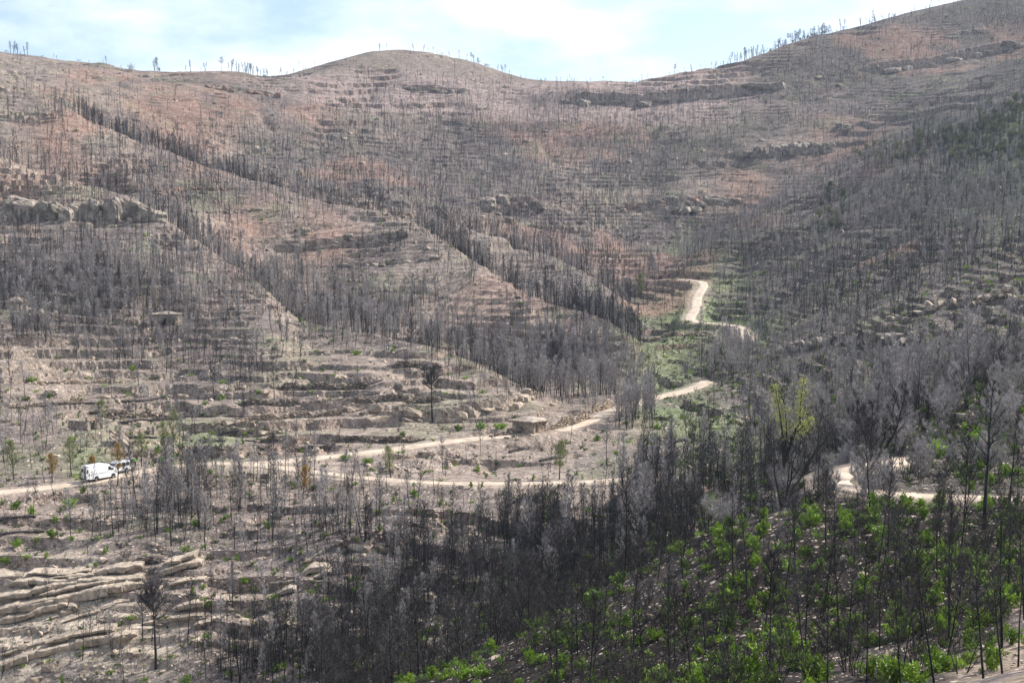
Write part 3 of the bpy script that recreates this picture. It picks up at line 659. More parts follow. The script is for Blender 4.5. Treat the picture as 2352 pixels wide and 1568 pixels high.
for (a, b_, c, d, l) in [(35, 712, 40, 26, 'pale boulder among grey trunks at the left edge'), (72, 752, 46, 38, 'big grey boulder in the woodland left of the upper hut'),
                         (405, 905, 12, 9, 'lone boulder on the terrace line left of the knoll'), (915, 892, 18, 12, 'round boulder on the knoll terrace wall'), (680, 578, 24, 18, 'rounded boulder under the block ledge of the middle spur'),
                         (700, 540, 22, 16, 'pale boulder in the ledge of the middle spur'), (800, 552, 20, 14, 'grey boulder on the ledge of the middle spur'),
                         (1155, 470, 30, 22, 'dark upright boulder on the wooded middle slope'), (1120, 476, 34, 20, 'broad grey boulder left of the dark upright one'),
                         (1170, 512, 20, 12, 'pale angular boulder below the wooded ledge'), (1140, 942, 10, 7, 'white stone on the bare slope above the roofed hut'), (1172, 905, 12, 8, 'small pale boulder below the cliff end'),
                         (1385, 512, 18, 12, 'grey boulder lower left of the rock pile'), (1950, 298, 22, 12, 'flat grey boulder on the red slope, far right'), (1930, 293, 16, 10, 'small boulder left of the flat grey one on the red slope'),
                         (560, 1452, 40, 26, 'pale rounded rock beside the lone umbrella pine'), (610, 1440, 36, 22, 'low pale rock to the right of the umbrella pine'),
                         (2050, 738, 28, 10, 'flat disc-like rock on the right slope'), (115, 905, 26, 10, 'flat pale boulder left of the boulder row')]:
    boulder(a, b_, c, d, l, 'scattered boulders', 'rock' if 'pale' in l or 'white' in l else 'rock_grey', 100)
# cracked pale slab lying below the ruined hut
q = hit(Z, 272, 1020); root = empty('fractured_slab', q, .25); tag(root, 'large pale fractured rock slab lying tilted in grass right of the ruined hut', 'rock slab')
for r_ in range(3):
    for c_ in range(3):
        o = link('rock_block', BLKM['rock'][(r_ * 3 + c_) % 10], parent=root); o.location = (c_ * 1.05 - 1.0, r_ * .9 - .8 - c_ * .25, 1.3 - c_ * .5 + r_ * .3)
        o.scale = (1.25, 1.1, .7); o.rotation_euler = (.35, .55, .2 + R.normal() * .05)

# layered outcrop at bottom left: long ragged slabs stacked along the strata
q0 = hit(HB, 260, 1400); root = empty('layered_outcrop', q0); tag(root, 'layered pale sandstone outcrop of long overhanging slabs at the bottom left', 'rock outcrop'); b0 = np.array(q0)
LINES = [[(0, 1368), (120, 1350), (250, 1332), (330, 1322)], [(40, 1330), (150, 1338), (230, 1318), (330, 1298)], [(90, 1440), (180, 1412), (250, 1385), (340, 1355)], [(0, 1398), (80, 1388), (190, 1366), (330, 1338)],
         [(0, 1450), (80, 1432), (180, 1395), (340, 1375)], [(0, 1425), (100, 1400), (160, 1385)], [(0, 1500), (60, 1480), (150, 1460), (300, 1430)], [(20, 1520), (120, 1495), (200, 1478), (320, 1445)],
         [(370, 1312), (420, 1302), (465, 1295)], [(390, 1340), (440, 1330), (480, 1325)], [(700, 1285), (740, 1270)], [(690, 1315), (760, 1295)], [(620, 1340), (700, 1325), (760, 1310)], [(600, 1370), (680, 1352)], [(400, 1390), (470, 1380), (540, 1368)], [(330, 1420), (400, 1412), (470, 1400)], [(450, 1430), (520, 1418)]]
M['strata'] = mat('layered_sandstone', (.30, .245, .19), .92, .35, 1.3, 1., .16, (.46, .385, .305))
def ledge_line(p, th, dep, seed, up=0., back=0., s0=0., s1=1.):
    L_ = np.concatenate([[0], np.cumsum(np.linalg.norm(np.diff(p[:, :2], axis=0), axis=1))]); tot = L_[-1]; s = tot * s0
    while s < tot * s1 - .6:
        ln_ = min(R.uniform(1.6, 5.5), tot * s1 - s); n = max(4, int(ln_ / .3)); ss = np.linspace(s, s + ln_ - .04, n); jy, jz, jt = R.normal() * .22, R.normal() * .07, R.uniform(.7, 1.25)
        x = np.interp(ss, L_, p[:, 0]); y = np.interp(ss, L_, p[:, 1]); e = np.clip(np.minimum(ss - tot * s0, tot * s1 - ss) / (tot * .12), 0, 1) ** .7
        lip = .9 * fbm(ss, ss * 0 + seed, 2.6, 4, seed) + jy; t = th * jt * (.35 + .65 * e) * (1 + .35 * fbm(ss, ss * 0 + 9, 3.1, 3, seed + 1))
        y0 = y - lip - .3 + back; z0 = .65 * H(x, y - 1.6 + back) + .35 * np.interp(ss, L_, p[:, 2]) + up + jz + .12
        z0 = np.convolve(np.pad(z0, 2, 'edge'), np.ones(5) / 5, 'valid')
        w = lambda k, a=.05: a * vnoise(ss * 4 + k * 13.7, ss * 0 + seed, seed + k)
        prof = [(dep, t * .55), (.9, t * .5 + w(1)), (.16 + w(2), t * .5 + w(3)), (w(4), t * .38), (.03 + w(5), t * .02), (.10 + w(6), -t * .38), (.8 + w(7), -t * .52), (.95, -t * 1.9), (dep, -t * 1.9)]
        v = np.stack([np.stack([x, y0 + a + x * 0, z0 + b_ + x * 0], 1) for a, b_ in prof], 1); v = v - b0; k = len(prof); mb = MB()
        a = (np.arange(n - 1)[:, None] * k + np.arange(k)[None]).ravel(); b_ = (np.arange(n - 1)[:, None] * k + (np.arange(k)[None] + 1) % k).ravel()
        mb.add(v, np.stack([a, b_, b_ + k, a + k], 1)); mb.add(v[0], [list(range(k))]); mb.add(v[-1], [list(range(k - 1, -1, -1))])
        link('rock_slab', mb.mesh('rock_slab'), M['strata'], root); s += ln_
for li, ln in enumerate(LINES):
    p = poly_on(ln, 140)
    if li in (0, 1, 3, 5, 7, 8):
        ledge_line(p, R.uniform(.8, 1.2), 3.6, 200 + li * 7, .95, -1.0)
        ledge_line(p, R.uniform(.35, .5), 3.0, 203 + li * 7, 1.45, .3, R.uniform(0, .3), R.uniform(.6, 1))
    elif li < 8: ledge_line(p, R.uniform(.3, .55), 2.6, 200 + li * 7, .35, -.3, R.uniform(0, .35), R.uniform(.5, .9))
    else: ledge_line(p, R.uniform(.5, .8), 2.6, 200 + li * 7, .5, -.4)
# ------------------------------------------------------------------ trees
def bend(p0, d0, L, n, up=.0, jit=.1):
    pts = [np.array(p0, float)]; d = np.array(d0, float); d /= np.linalg.norm(d)
    for _ in range(n):
        d = d + np.array([0, 0, up / n]) + R.normal(size=3) * jit; d /= np.linalg.norm(d); pts.append(pts[-1] + d * L / n)
    return np.array(pts)
def tree(h, style='pine', det=1., tw=.03, r0=None, crown0=.35, width=.22, nb=30, ntw=2000, up=.7, twl=.55, leaf=None, nleaf=0, lean=.03, bare=False):
    """returns trunk MB and crown MB.  style: pine, umbrella, multi"""
    T, C = MB(), MB(); r0 = r0 or .0085 * h + .018; sides = 5 if det > .8 else 3
    B = []   # branch sample points, directions
    def along(pts, n):
        t = R.random(n) * (len(pts) - 1); i = t.astype(int); f = (t - i)[:, None]
        return pts[i] * (1 - f) + pts[np.minimum(i + 1, len(pts) - 1)] * f, (pts[np.minimum(i + 1, len(pts) - 1)] - pts[i])
    stems = 1 if style != 'multi' else int(R.integers(4, 8))
    for s in range(stems):
        if style == 'multi':
            a = R.random() * 2 * PI; tilt = R.uniform(.1, .75); hh = h * R.uniform(.6, 1)
            tp = bend((math.cos(a) * .12, math.sin(a) * .12, -.25), (math.cos(a) * tilt, math.sin(a) * tilt, 1), hh, 7, .25, .10); rr = r0 * .55 * R.uniform(.6, 1)
        else:
            hh = h; tp = bend((0, 0, -.3), (R.normal() * lean, R.normal() * lean, 1), hh + .3, 9, .15, .022); rr = r0
        rad = rr * (1 - np.linspace(0, 1, len(tp)) ** 1.1 * .9)
        T.tube(tp, rad, sides)
        n_b = nb if style != 'multi' else max(3, nb // stems)
        for k in range(n_b):
            f = crown0 + (1 - crown0) * (k + R.random()) / n_b if style != 'umbrella' else crown0 + (1 - crown0) * R.random() ** .8
            i = f * (len(tp) - 1); i0 = int(min(i, len(tp) - 2)); p = tp[i0] * (1 - i + i0) + tp[i0 + 1] * (i - i0)
            a = k * 2.4 + R.random()
            g = (f - crown0) / (1 - crown0)
            if style == 'umbrella': L = width * h * R.uniform(.7, 1.15) * (1.15 - .45 * g); el = .35 + .9 * g
            elif style == 'multi': L = width * h * R.uniform(.5, 1.1) * (1.1 - .7 * g); el = .8
            else: L = width * h * R.uniform(.55, 1.2) * (math.sin(PI * min(1, g * .75 + .22)) ** .8) * (1.1 if g < .8 else .8); el = .45 + .6 * g
            bp = bend(p, (math.cos(a), math.sin(a), el), L, 4, up, .12); br = rad[i0] * .38 + .006
            (T if det > 1.5 and k % 3 == 0 else C).tube(bp, br * np.linspace(1, .25, len(bp)), 3)
            B.append(bp)
            if det > .4:
                for q in range(3 if det < 1.2 else 5):
                    j = int(R.integers(1, 4)); a2 = a + R.normal() * .9
                    sp = bend(bp[j], (math.cos(a2), math.sin(a2), el + R.uniform(.0, .9)), L * R.uniform(.25, .6), 3, up * .6, .15)
                    C.tube(sp, np.array([.45, .35, .25, .15]) * br + .003, 3); B.append(sp)
        if style != 'umbrella': B.append(tp[int(len(tp) * (crown0 + .2)):])
    if ntw:
        per = max(1, ntw // len(B)); P = []; Dn = []
        for b in B:
            p, d = along(b, per); P.append(p); Dn.append(d / (np.linalg.norm(d, axis=1)[:, None] + 1e-9))
        P = np.concatenate(P); Dn = np.concatenate(Dn)
        d = Dn * .7 + R.normal(size=P.shape) * .55 + np.array([0, 0, .35]); d /= np.linalg.norm(d, axis=1)[:, None]
        C.slivers(P, d, R.uniform(.4, 1.2, len(P)) * twl, R.uniform(.6, 1.3, len(P)) * tw, 1)
    if nleaf:
        per = max(1, nleaf // len(B)); P = np.concatenate([along(b[-3:], per)[0] for b in B]); P = P + R.normal(size=P.shape) * .16
        d = R.normal(size=P.shape) + np.array([0, 0, .4]); d /= np.linalg.norm(d, axis=1)[:, None]
        C.leaves(P, d, R.uniform(.7, 1.4, len(P)) * leaf, R.uniform(.3, .7, len(P)) * leaf, 2)
    return T, C
def shrub(w, h, n, leaf, lobes=7):
    C = MB(); P = []
    for k in range(lobes):
        a = R.random() * 2 * PI; r = w * .5 * R.random() ** .6; top = h * R.uniform(.55, 1) * (1 - .35 * r / (w * .5))
        m = n // lobes; t = R.random(m) ** .6
        c = np.stack([math.cos(a) * r * (.35 + .75 * t), math.sin(a) * r * (.35 + .75 * t), top * t], 1) + R.normal(size=(m, 3)) * (.07 * w) * np.array([1, 1, .7]); P.append(c)
        for q in range(2): C.tube(bend((0, 0, -.1), (math.cos(a) * r, math.sin(a) * r, top), top * 1.05, 3, .1, .08), [.018, .014, .01, .005], 3, 0)
    P = np.concatenate(P); P[:, 2] = np.maximum(P[:, 2], .03)
    d = P * np.array([1.2, 1.2, .4]) / w + R.normal(size=P.shape) * .5 + np.array([0, 0, .5]); d /= np.linalg.norm(d, axis=1)[:, None]
    C.leaves(P, d, R.uniform(.7, 1.4, len(P)) * leaf, R.uniform(.4, .7, len(P)) * leaf, 1)
    return C

def meshes(TC, tm, cm):
    """cm: [branch material, twig material, leaf material]"""
    t = TC[0].mesh('trunk', True); t.materials.append(tm); c = TC[1].mesh('crown')
    for m in cm: c.materials.append(m)
    return t, c
def put_tree(name, tc, pos, rz, s, lab, cat, group=None, sz=None):
    r = empty(name, pos, rz); r.rotation_euler = ((R.normal() * .045, R.normal() * .045, rz) if 'pine' in name and 'umbrella' not in name else (0, 0, rz)); r.scale = (s, s, sz or s); tag(r, lab, cat, group)
    a = link('trunk', tc[0], parent=r); b_ = link('crown', tc[1], parent=r); return r

BR = [M['trunk'], M['twig_dark']]
NEAR = [meshes(tree(R.uniform(7.2, 9.0), 'pine', 1.6, .018, crown0=c0, width=w, nb=n_, ntw=int(tn * .72), lean=.06, up=u_, twl=.42), M['trunk'], [M['trunk'], tm])
        for c0, w, n_, tn, u_, tm in [(.42, .20, 34, 1900, .8, M['twig_dark']), (.5, .17, 28, 1500, .9, M['twig_dark']), (.38, .24, 36, 2100, .7, M['twig_dark']), (.55, .15, 22, 900, .9, M['twig_dark']),
                                      (.45, .19, 30, 2400, .8, M['twig']), (.6, .20, 22, 1500, .6, M['twig']), (.3, .13, 30, 1100, 1.1, M['twig_dark'])]]
NEAR_S = [meshes(tree(R.uniform(3.2, 4.4), 'multi', 1., .016, r0=.07, crown0=.3, width=.32, nb=26, ntw=700, up=.5, twl=.35), M['trunk'], [M['trunk'], M['twig_dark']]) for _ in range(4)]
NEAR_S += [meshes(tree(3.4, 'multi', 1., .022, r0=.06, crown0=.25, width=.36, nb=30, ntw=2600, up=.5, twl=.4), M['trunk'], [M['trunk'], M['twig_grey']]) for _ in range(2)]

# variants for the far stands (trunk, branches, twigs in one piece): 0-2 dark poles, 3-5 grey plumes, 6 medium, 7 low shrub
def merged(TC, tmi=(0, 1, 2)):
    o = MB()
    for f, m, V in ((TC[0].f, TC[0].m, TC[0]), (TC[1].f, TC[1].m, TC[1])):
        off = o.n
        o.v.append(np.concatenate(V.v)); o.n += len(o.v[-1])
        for a, b_ in zip(V.f, V.m): o.f.append(a + off); o.m.append(b_ if V is TC[1] else b_ * 0)
    return o
FARP = [tree(7.5, det=.3, tw=.045, r0=.10, crown0=.45, width=.12, nb=12, ntw=260, twl=.5), tree(6.0, det=.3, tw=.045, r0=.09, crown0=.5, width=.13, nb=10, ntw=200, twl=.5), tree(8.5, det=.3, tw=.045, r0=.10, crown0=.4, width=.13, nb=14, ntw=380, twl=.5)]
PLUM = [tree(8.0, det=.3, tw=.046, r0=.09, crown0=.35, width=.19, nb=22, ntw=750, up=.9, twl=.6), tree(6.8, det=.3, tw=.046, r0=.08, crown0=.28, width=.22, nb=22, ntw=700, up=.9, twl=.6), tree(7.4, det=.3, tw=.046, r0=.09, crown0=.45, width=.20, nb=20, ntw=560, up=.8, twl=.6)]
MIDP = [tree(7.8, det=.6, tw=.028, r0=.085, crown0=.4, width=.17, nb=22, ntw=520, up=.8, twl=.5), tree(7.0, det=.6, tw=.028, r0=.075, crown0=.5, width=.15, nb=18, ntw=340, up=.8, twl=.5)]
SHB = [tree(1.9, 'multi', .3, .025, r0=.06, crown0=.2, width=.35, nb=14, ntw=160, up=.5, twl=.4), tree(1.5, 'multi', .3, .025, r0=.05, crown0=.2, width=.45, nb=14, ntw=200, up=.4, twl=.4)]

def stuff(name, label, protos, pts, rot, scl, var, mats, tilt=.06):
    """one object: its mesh holds the plant kinds and one loose vertex per plant, geometry nodes set the plants out"""
    o = MB(); pv = []
    for k, p in enumerate(protos):
        off = o.n; V = np.concatenate(p.v); o.v.append(V); o.n += len(V); pv.append(np.full(len(V), k))
        for a, b_ in zip(p.f, p.m): o.f.append(a + off); o.m.append(b_)
    o.v.append(np.asarray(pts)); n0 = o.n; o.n += len(pts)
    me_ = o.mesh(name)
    for m in mats: me_.materials.append(m)
    N_ = o.n
    def att(nm, base, vals, ty='FLOAT'):
        a = me_.attributes.new(nm, ty, 'POINT'); arr = np.zeros(N_); arr[:n0] = base; arr[n0:] = vals; a.data.foreach_set('value', arr.astype(np.float32 if ty == 'FLOAT' else np.int32))
    att('kindid', np.concatenate(pv), var); att('isp', 0, 1); att('rz', 0, rot); att('sc', 1, scl); att('rx', 0, R.standard_t(3, size=len(pts)) * tilt * .7); att('ry', 0, R.standard_t(3, size=len(pts)) * tilt * .7)
    ob = link(name, me_); tag(ob, label, kind='stuff')
    g = bpy.data.node_groups.new(name, 'GeometryNodeTree'); g.interface.new_socket('Geometry', in_out='INPUT', socket_type='NodeSocketGeometry'); g.interface.new_socket('Geometry', in_out='OUTPUT', socket_type='NodeSocketGeometry')
    N = g.nodes; L = g.links; gi = N.new('NodeGroupInput'); go = N.new('NodeGroupOutput')
    def na(nm):
        x = N.new('GeometryNodeInputNamedAttribute'); x.data_type = 'FLOAT'; x.inputs['Name'].default_value = nm; return x.outputs['Attribute']
    def cmp(a, val):
        x = N.new('FunctionNodeCompare'); x.data_type = 'FLOAT'; x.operation = 'EQUAL'; x.inputs['Epsilon'].default_value = .1; L.new(a, x.inputs[0]); x.inputs[1].default_value = val; return x.outputs[0]
    sp = N.new('GeometryNodeSeparateGeometry'); sp.domain = 'POINT'; L.new(gi.outputs[0], sp.inputs[0]); L.new(cmp(na('isp'), 1), sp.inputs['Selection'])
    jn = N.new('GeometryNodeJoinGeometry')
    cx = N.new('ShaderNodeCombineXYZ'); L.new(na('rz'), cx.inputs[2]); L.new(na('rx'), cx.inputs[0]); L.new(na('ry'), cx.inputs[1])
    for k in range(len(protos)):
        a = N.new('GeometryNodeSeparateGeometry'); a.domain = 'POINT'; L.new(sp.outputs[1], a.inputs[0]); c = cmp(na('kindid'), k); L.new(c, a.inputs['Selection'])
        ip = N.new('GeometryNodeInstanceOnPoints'); L.new(sp.outputs[0], ip.inputs['Points']); L.new(c, ip.inputs['Selection']); L.new(a.outputs[0], ip.inputs['Instance'])
        L.new(cx.outputs[0], ip.inputs['Rotation']); L.new(na('sc'), ip.inputs['Scale']); L.new(ip.outputs[0], jn.inputs[0])
    L.new(jn.outputs[0], go.inputs[0])
    md = ob.modifiers.new('set_out', 'NODES'); md.node_group = g
    return ob

# ---- where trees stand
lay = {k: i for i, k in enumerate(range(len(LAYERS)))}
pts = []     # x, y, kind ('d' dark, 'g' grey)
# (a) visible ground: picture cells give the density, the slope carries the tree
cellA = R.random((120000, 2)) * np.array([2352 + 500, 1568]) - np.array([250, 0])
dens = mapval(TM, cellA[:, 0] + 45 * vnoise(cellA[:, 0] / 40, cellA[:, 1] / 25, 5), cellA[:, 1] + 40 * vnoise(cellA[:, 0] / 50, cellA[:, 1] / 25, 6))
clump = fbm(cellA[:, 0], cellA[:, 1] * 1.8 + cellA[:, 0] * .4, 60, 3, 8)
dens = np.clip(dens + 3.2 * clump, 0, 9)
px_, py_ = cellA[:, 0] + 0, cellA[:, 1] + 0
acc = R.random(len(dens)) < (dens / 9.) ** 1.9
GREY = [(0, 600, 640, 830, .55), (1150, 780, 1480, 960, .9), (700, 640, 1150, 820, .5), (1400, 480, 1700, 620, .8), (1700, 400, 2352, 560, .7), (1630, 740, 1800, 900, .85), (1250, 330, 1700, 460, .45), (1050, 260, 1400, 470, .4), (300, 1080, 830, 1220, .5), (0, 950, 430, 1100, .45), (1700, 820, 2352, 1060, .75), (600, 580, 760, 700, .6), (1330, 900, 1500, 960, .8)]
def kind_at(px, py, base=.14):
    for x0, y0, x1, y1, p in GREY:
        if x0 <= px <= x1 and y0 <= py <= y1: return 'g' if R.random() < p else 'd'
    return 'g' if R.random() < base else 'd'
for (a, b_), dd_ in zip(cellA[acc], dens[acc]):
    q = hit(Z, a, b_, 40.)
    if q is None or q[1] > 935: continue
    if q[1] < 150: continue
    if q[1] < 520 and R.random() > .78: continue
    if q[1] < 330 and R.random() > .20 + .5 * sstep(3.5, 8.5, dd_): continue
    if 330 <= q[1] < 450 and R.random() > .9: continue
    pts.append((q[0], q[1], kind_at(a + R.normal() * 35, b_ + R.normal() * 25))); n_open = len(pts)
# (b) belts of trees in the ravines behind the spur brows (px, distance behind the brow) and on the hidden foreground slope
def belt(la, lb, px0, px1, n, g, wa=0., wb=1.):
    for _ in range(n):
        px = R.uniform(px0, px1); u = (px - CX) / F
        if R.random() < .25 + 1.3 * float(vnoise(np.array([px / 38.]), np.array([la * 3.3]), 55)[0]) * .5: continue
        da, db = np.interp(u, UC, LD[la]), np.interp(u, UC, LD[lb]); f = R.uniform(wa, wb); y = da + (db - da) * f
        pts.append((u * y, y, 'g' if R.random() < g else 'd'))
belt(14, 15, 330, 1250, 900, .5, -.12, 1.2)     # gamma
belt(14, 15, 1150, 1420, 160, .85, -.3, 1.2)
belt(17, 18, 960, 1480, 900, .15, -.12, 1.1)      # beta
belt(17, 18, 130, 640, 820, .15, -.12, 1.15)        # alpha
belt(17, 18, 640, 960, 120, .3, .1, 1.1)
belt(19, 20, 1080, 1460, 420, .3, .1, 1.3)
belt(21, 22, 1560, 2352, 620, .75, -.6, 1.)
belt(14, 15, 0, 330, 90, .2, .1, 1.1)
belt(20, 22, 700, 1400, 260, .3)
opn = np.arange(len(pts)) < n_open
for px0, px1, d0, d1, n_ in [(1400, 1508, 262, 290, 75), (1635, 1720, 318, 362, 34)]:
    for _ in range(n_):
        px = R.uniform(px0, px1); y = R.uniform(d0, d1); pts.append(((px - CX) / F * y, y, 'g')); opn = np.append(opn, False)
P_ = np.array([(a, b_) for a, b_, _ in pts]); kk = np.array([c for *_, c in pts])
# keep off the roads and huts
def clear(x, y, r=2.6):
    ok = np.ones(len(x), bool)
    for lab, w, q in roadp:
        d = np.min(np.hypot(x[:, None] - q[None, ::2, 0], y[:, None] - q[None, ::2, 1]), axis=1); ok &= d > w / 2 + (r - 1.8 if w > 3 else .3)
    for q in hutpos: ok &= ~((np.abs(x - q[0]) < 5) & (y > q[1] - 3.5) & (y < q[1] + 6))
    return ok
q_van = P3(262, 1098, 216)
def van_clear(x, y): return ~((np.abs(x - q_van[0]) < 7.5) & (np.abs(y - q_van[1]) < 5.5)) & ~((x > -63) & (x < -52) & (y > 205) & (y < 216) & (R.random(len(x)) < .7))
ok = clear(P_[:, 0], P_[:, 1]) & van_clear(P_[:, 0], P_[:, 1]); P_ = P_[ok]; kk = kk[ok]; opn = opn[ok]
bx, by = project(P_[:, 0], P_[:, 1], H(P_[:, 0], P_[:, 1])); top_ = by - 6.2 * F / P_[:, 1]
hide = opn & (bx > 480) & (bx < 1420) & (P_[:, 1] > 150) & (P_[:, 1] < 216) & (top_ < 1096 + R.normal(size=len(bx)) * 10) & (R.random(len(bx)) < np.where(bx > 830, .86, .62))
P_ = P_[~hide]; kk = kk[~hide]; opn = opn[~hide]
zz = H(P_[:, 0], P_[:, 1]); sc = np.clip(R.normal(.86, .17, len(P_)), .45, 1.3)
sc[opn] *= R.uniform(.55, 1.0, int(opn.sum())); young = (R.random(len(P_)) < .14) & opn; sc[young] *= .6
wall_far = (P_[:, 1] > 600); sc[wall_far] *= .88
var = np.zeros(len(P_), int); r_ = R.random(len(P_))
nearm = P_[:, 1] < 330
var[kk == 'd'] = (r_[kk == 'd'] * 3).astype(int); var[kk == 'g'] = 3 + (r_[kk == 'g'] * 3).astype(int)
m_ = nearm & (kk == 'd'); var[m_] = 6 + (r_[m_] * 2).astype(int)
m_ = (P_[:, 1] < 520) & (kk == 'd') & opn & (R.random(len(P_)) < .42); var[m_] = 8 + (r_[m_] * 3).astype(int); sc[m_] = R.uniform(.7, 1.3, int(m_.sum()))
SAPL = [tree(h_, det=.3, tw=.03, r0=.05, crown0=c_, width=.12, nb=n_, ntw=t_, twl=.35, lean=.12) for h_, c_, n_, t_ in [(3.4, .35, 7, 30), (2.6, .3, 8, 50), (4.4, .5, 6, 25)]]
protos = [merged(t) for t in FARP + PLUM + MIDP + SAPL]
for p in protos[3:6]: p.m = [np.where(a == 1, 2, a) for a in p.m]
stuff('burned_woodland', 'thousands of burned bare pines standing over the whole mountainside', protos, np.stack([P_[:, 0], P_[:, 1], zz], 1), R.random(len(P_)) * 6.28, sc, var, [M['trunk'], M['twig_soot'], M['twig_grey']])

# (c) foreground pines, each a thing
def region(px, y, near_, far_):
    c = 'bottom right corner' if px > 2050 and y < near_ else 'right' if px > 1950 else 'middle' if px > 1550 else 'left'
    d = 'low on' if y < near_ else 'high on' if y > far_ else 'halfway up'
    return ('in the bottom right corner of' if c == 'bottom right corner' else d + ' the ' + c + ' part of')
ZONES = [  # label, group, poly of (px, D) ranges, count
 ('charred black pine in the dense bottom-centre stand', 720, 1330, 104, 162, 80, 1.0),
 ('charred pine rising out of the gully in front of the terraces', 1180, 1720, 103, 136, 84, .86),
 ('burned pine beside the bend of the sandy track at the right', 1700, 1900, 100, 124, 7, .8),
 ('blackened pine among green shrubs @ the dark near slope', 1250, 2352, 60, 96, 62, .66),
 ('blackened pine low in the bottom right corner over pale soil', 1850, 2420, 50, 64, 14, .62),
 ('small charred pine behind the bottom edge, left of centre', 560, 860, 125, 160, 28, .72),
 ('grey bare pine in the gully below the layered outcrop', -60, 420, 140, 158, 20, .75),
]
sp_used = []
U0 = (1806 - CX) / F
def place(n, fn, mind):
    out = []; tr = 0
    while len(out) < n and tr < n * 60:
        tr += 1; q = fn()
        if abs(q[0] / q[1] - U0) < .016 and 92 < q[1] < 112: continue
        if all((q[0] - a) ** 2 + (q[1] - b_) ** 2 > mind * mind for a, b_ in sp_used): out.append(q); sp_used.append(q)
    return out
for lab, x0, x1, d0, d1, n_, s_ in ZONES:
    def fn():
        px = R.uniform(x0, x1); y = R.uniform(d0, d1); return ((px - CX) / F * y, y)
    for x, y in place(n_, fn, 1.1):
        if not clear(np.array([x]), np.array([y]), 2.4)[0]: continue
        px_ = x / y * F + CX; lb = lab.replace('@ the', region(px_, y, 68, 84) + ' the').replace('in the dense bottom-centre stand', ('at the left end of' if px_ < 930 else 'in the middle of' if px_ < 1130 else 'at the right end of') + ' the dense bottom-centre stand' + (', front row' if y < 122 else ', back rows')).replace('out of the gully', 'out of the ' + ('left' if px_ < 1360 else 'middle' if px_ < 1540 else 'right') + ' part of the gully')
        pool = [0, 1, 2, 3, 6, 4] if 'grey' not in lab else [4, 5, 4, 1]
        put_tree('burned_pine', NEAR[pool[int(R.integers(len(pool)))]], (x, y, float(H(x, y)) - .1), R.random() * 6.28, s_ * R.uniform(.72, 1.18), lb, 'burned tree', lb.replace('pine ', 'pines ', 1), None)
# scrubby bank at the right: bare brown bushes and thin trees
for lab, x0, x1, d0, d1, n_, s_ in [('bare brown tangled bush on the bank above the sandy track, right', 2060, 2460, 108, 150, 60, 1.1), ('tall grey bare bush in the thicket right of the leafing tree', 1800, 2352, 140, 185, 84, 1.35), ('bare bush screening the bend of the sandy track', 1660, 2060, 96, 112, 26, .95),
                                    ('charred bush with bent stems @ the dark near slope', 1150, 2400, 52, 95, 150, .72), ('charred bush between black pines at the bottom centre', 700, 1300, 96, 130, 24, 1.0)]:
    def fn():
        px = R.uniform(x0, x1); y = R.uniform(d0, d1); return ((px - CX) / F * y, y)
    for x, y in place(n_, fn, .9):
        if not clear(np.array([x]), np.array([y]), 2.4)[0]: continue
        i = int(R.integers(4)) if 'charred' in lab else 4 + int(R.integers(2)) if R.random() < .7 else int(R.integers(4))
        lb = lab.replace('@ the', region(x / y * F + CX, y, 66, 82) + ' the')
        px_ = x / y * F + CX; lb = lb.replace('in the thicket', 'in the ' + ('left' if px_ < 1980 else 'middle' if px_ < 2170 else 'right') + ' part of the thicket').replace('tangled bush on', 'tangled bush ' + ('high' if y > 128 else 'low') + ' on')
        put_tree('burned_bush', NEAR_S[i], (x, y, float(H(x, y)) - .05), R.random() * 6.28, s_ * R.uniform(.6, 1.2), lb, 'burned bush', lb.replace('bush', 'bushes', 1))
# skyline trees
SKYM = [meshes(tree(6.5, 'pine', 1., .05, r0=.17, crown0=c_, width=w_, nb=20, ntw=t_, twl=.5, up=.8, lean=.08), M['trunk'], [M['trunk'], M['twig']]) for c_, w_, t_ in [(.4, .22, 420), (.55, .26, 380), (.25, .2, 300), (.6, .2, 140)]]
SKYM += [meshes(tree(3.6, 'multi', .8, .05, r0=.09, crown0=.25, width=.45, nb=24, ntw=380, up=.5, twl=.5), M['trunk'], [M['trunk'], M['twig']]) for _ in range(2)]
SKYM += [meshes(tree(5.6, 'umbrella', .9, .05, r0=.10, crown0=.6, width=.26, nb=22, ntw=520, up=.4, twl=.5), M['trunk'], [M['trunk'], M['twig']])]
def ridge(px, back=(-3, 2)):
    u, _ = tanuv(px, 100); i = int(np.searchsorted(UC, u)); e = Z[i] / DR; e[(DR < 700) | (DR > 960)] = -9; j = int(np.argmax(e)); y = DR[j] + R.uniform(*back); return UC[i] * y, y
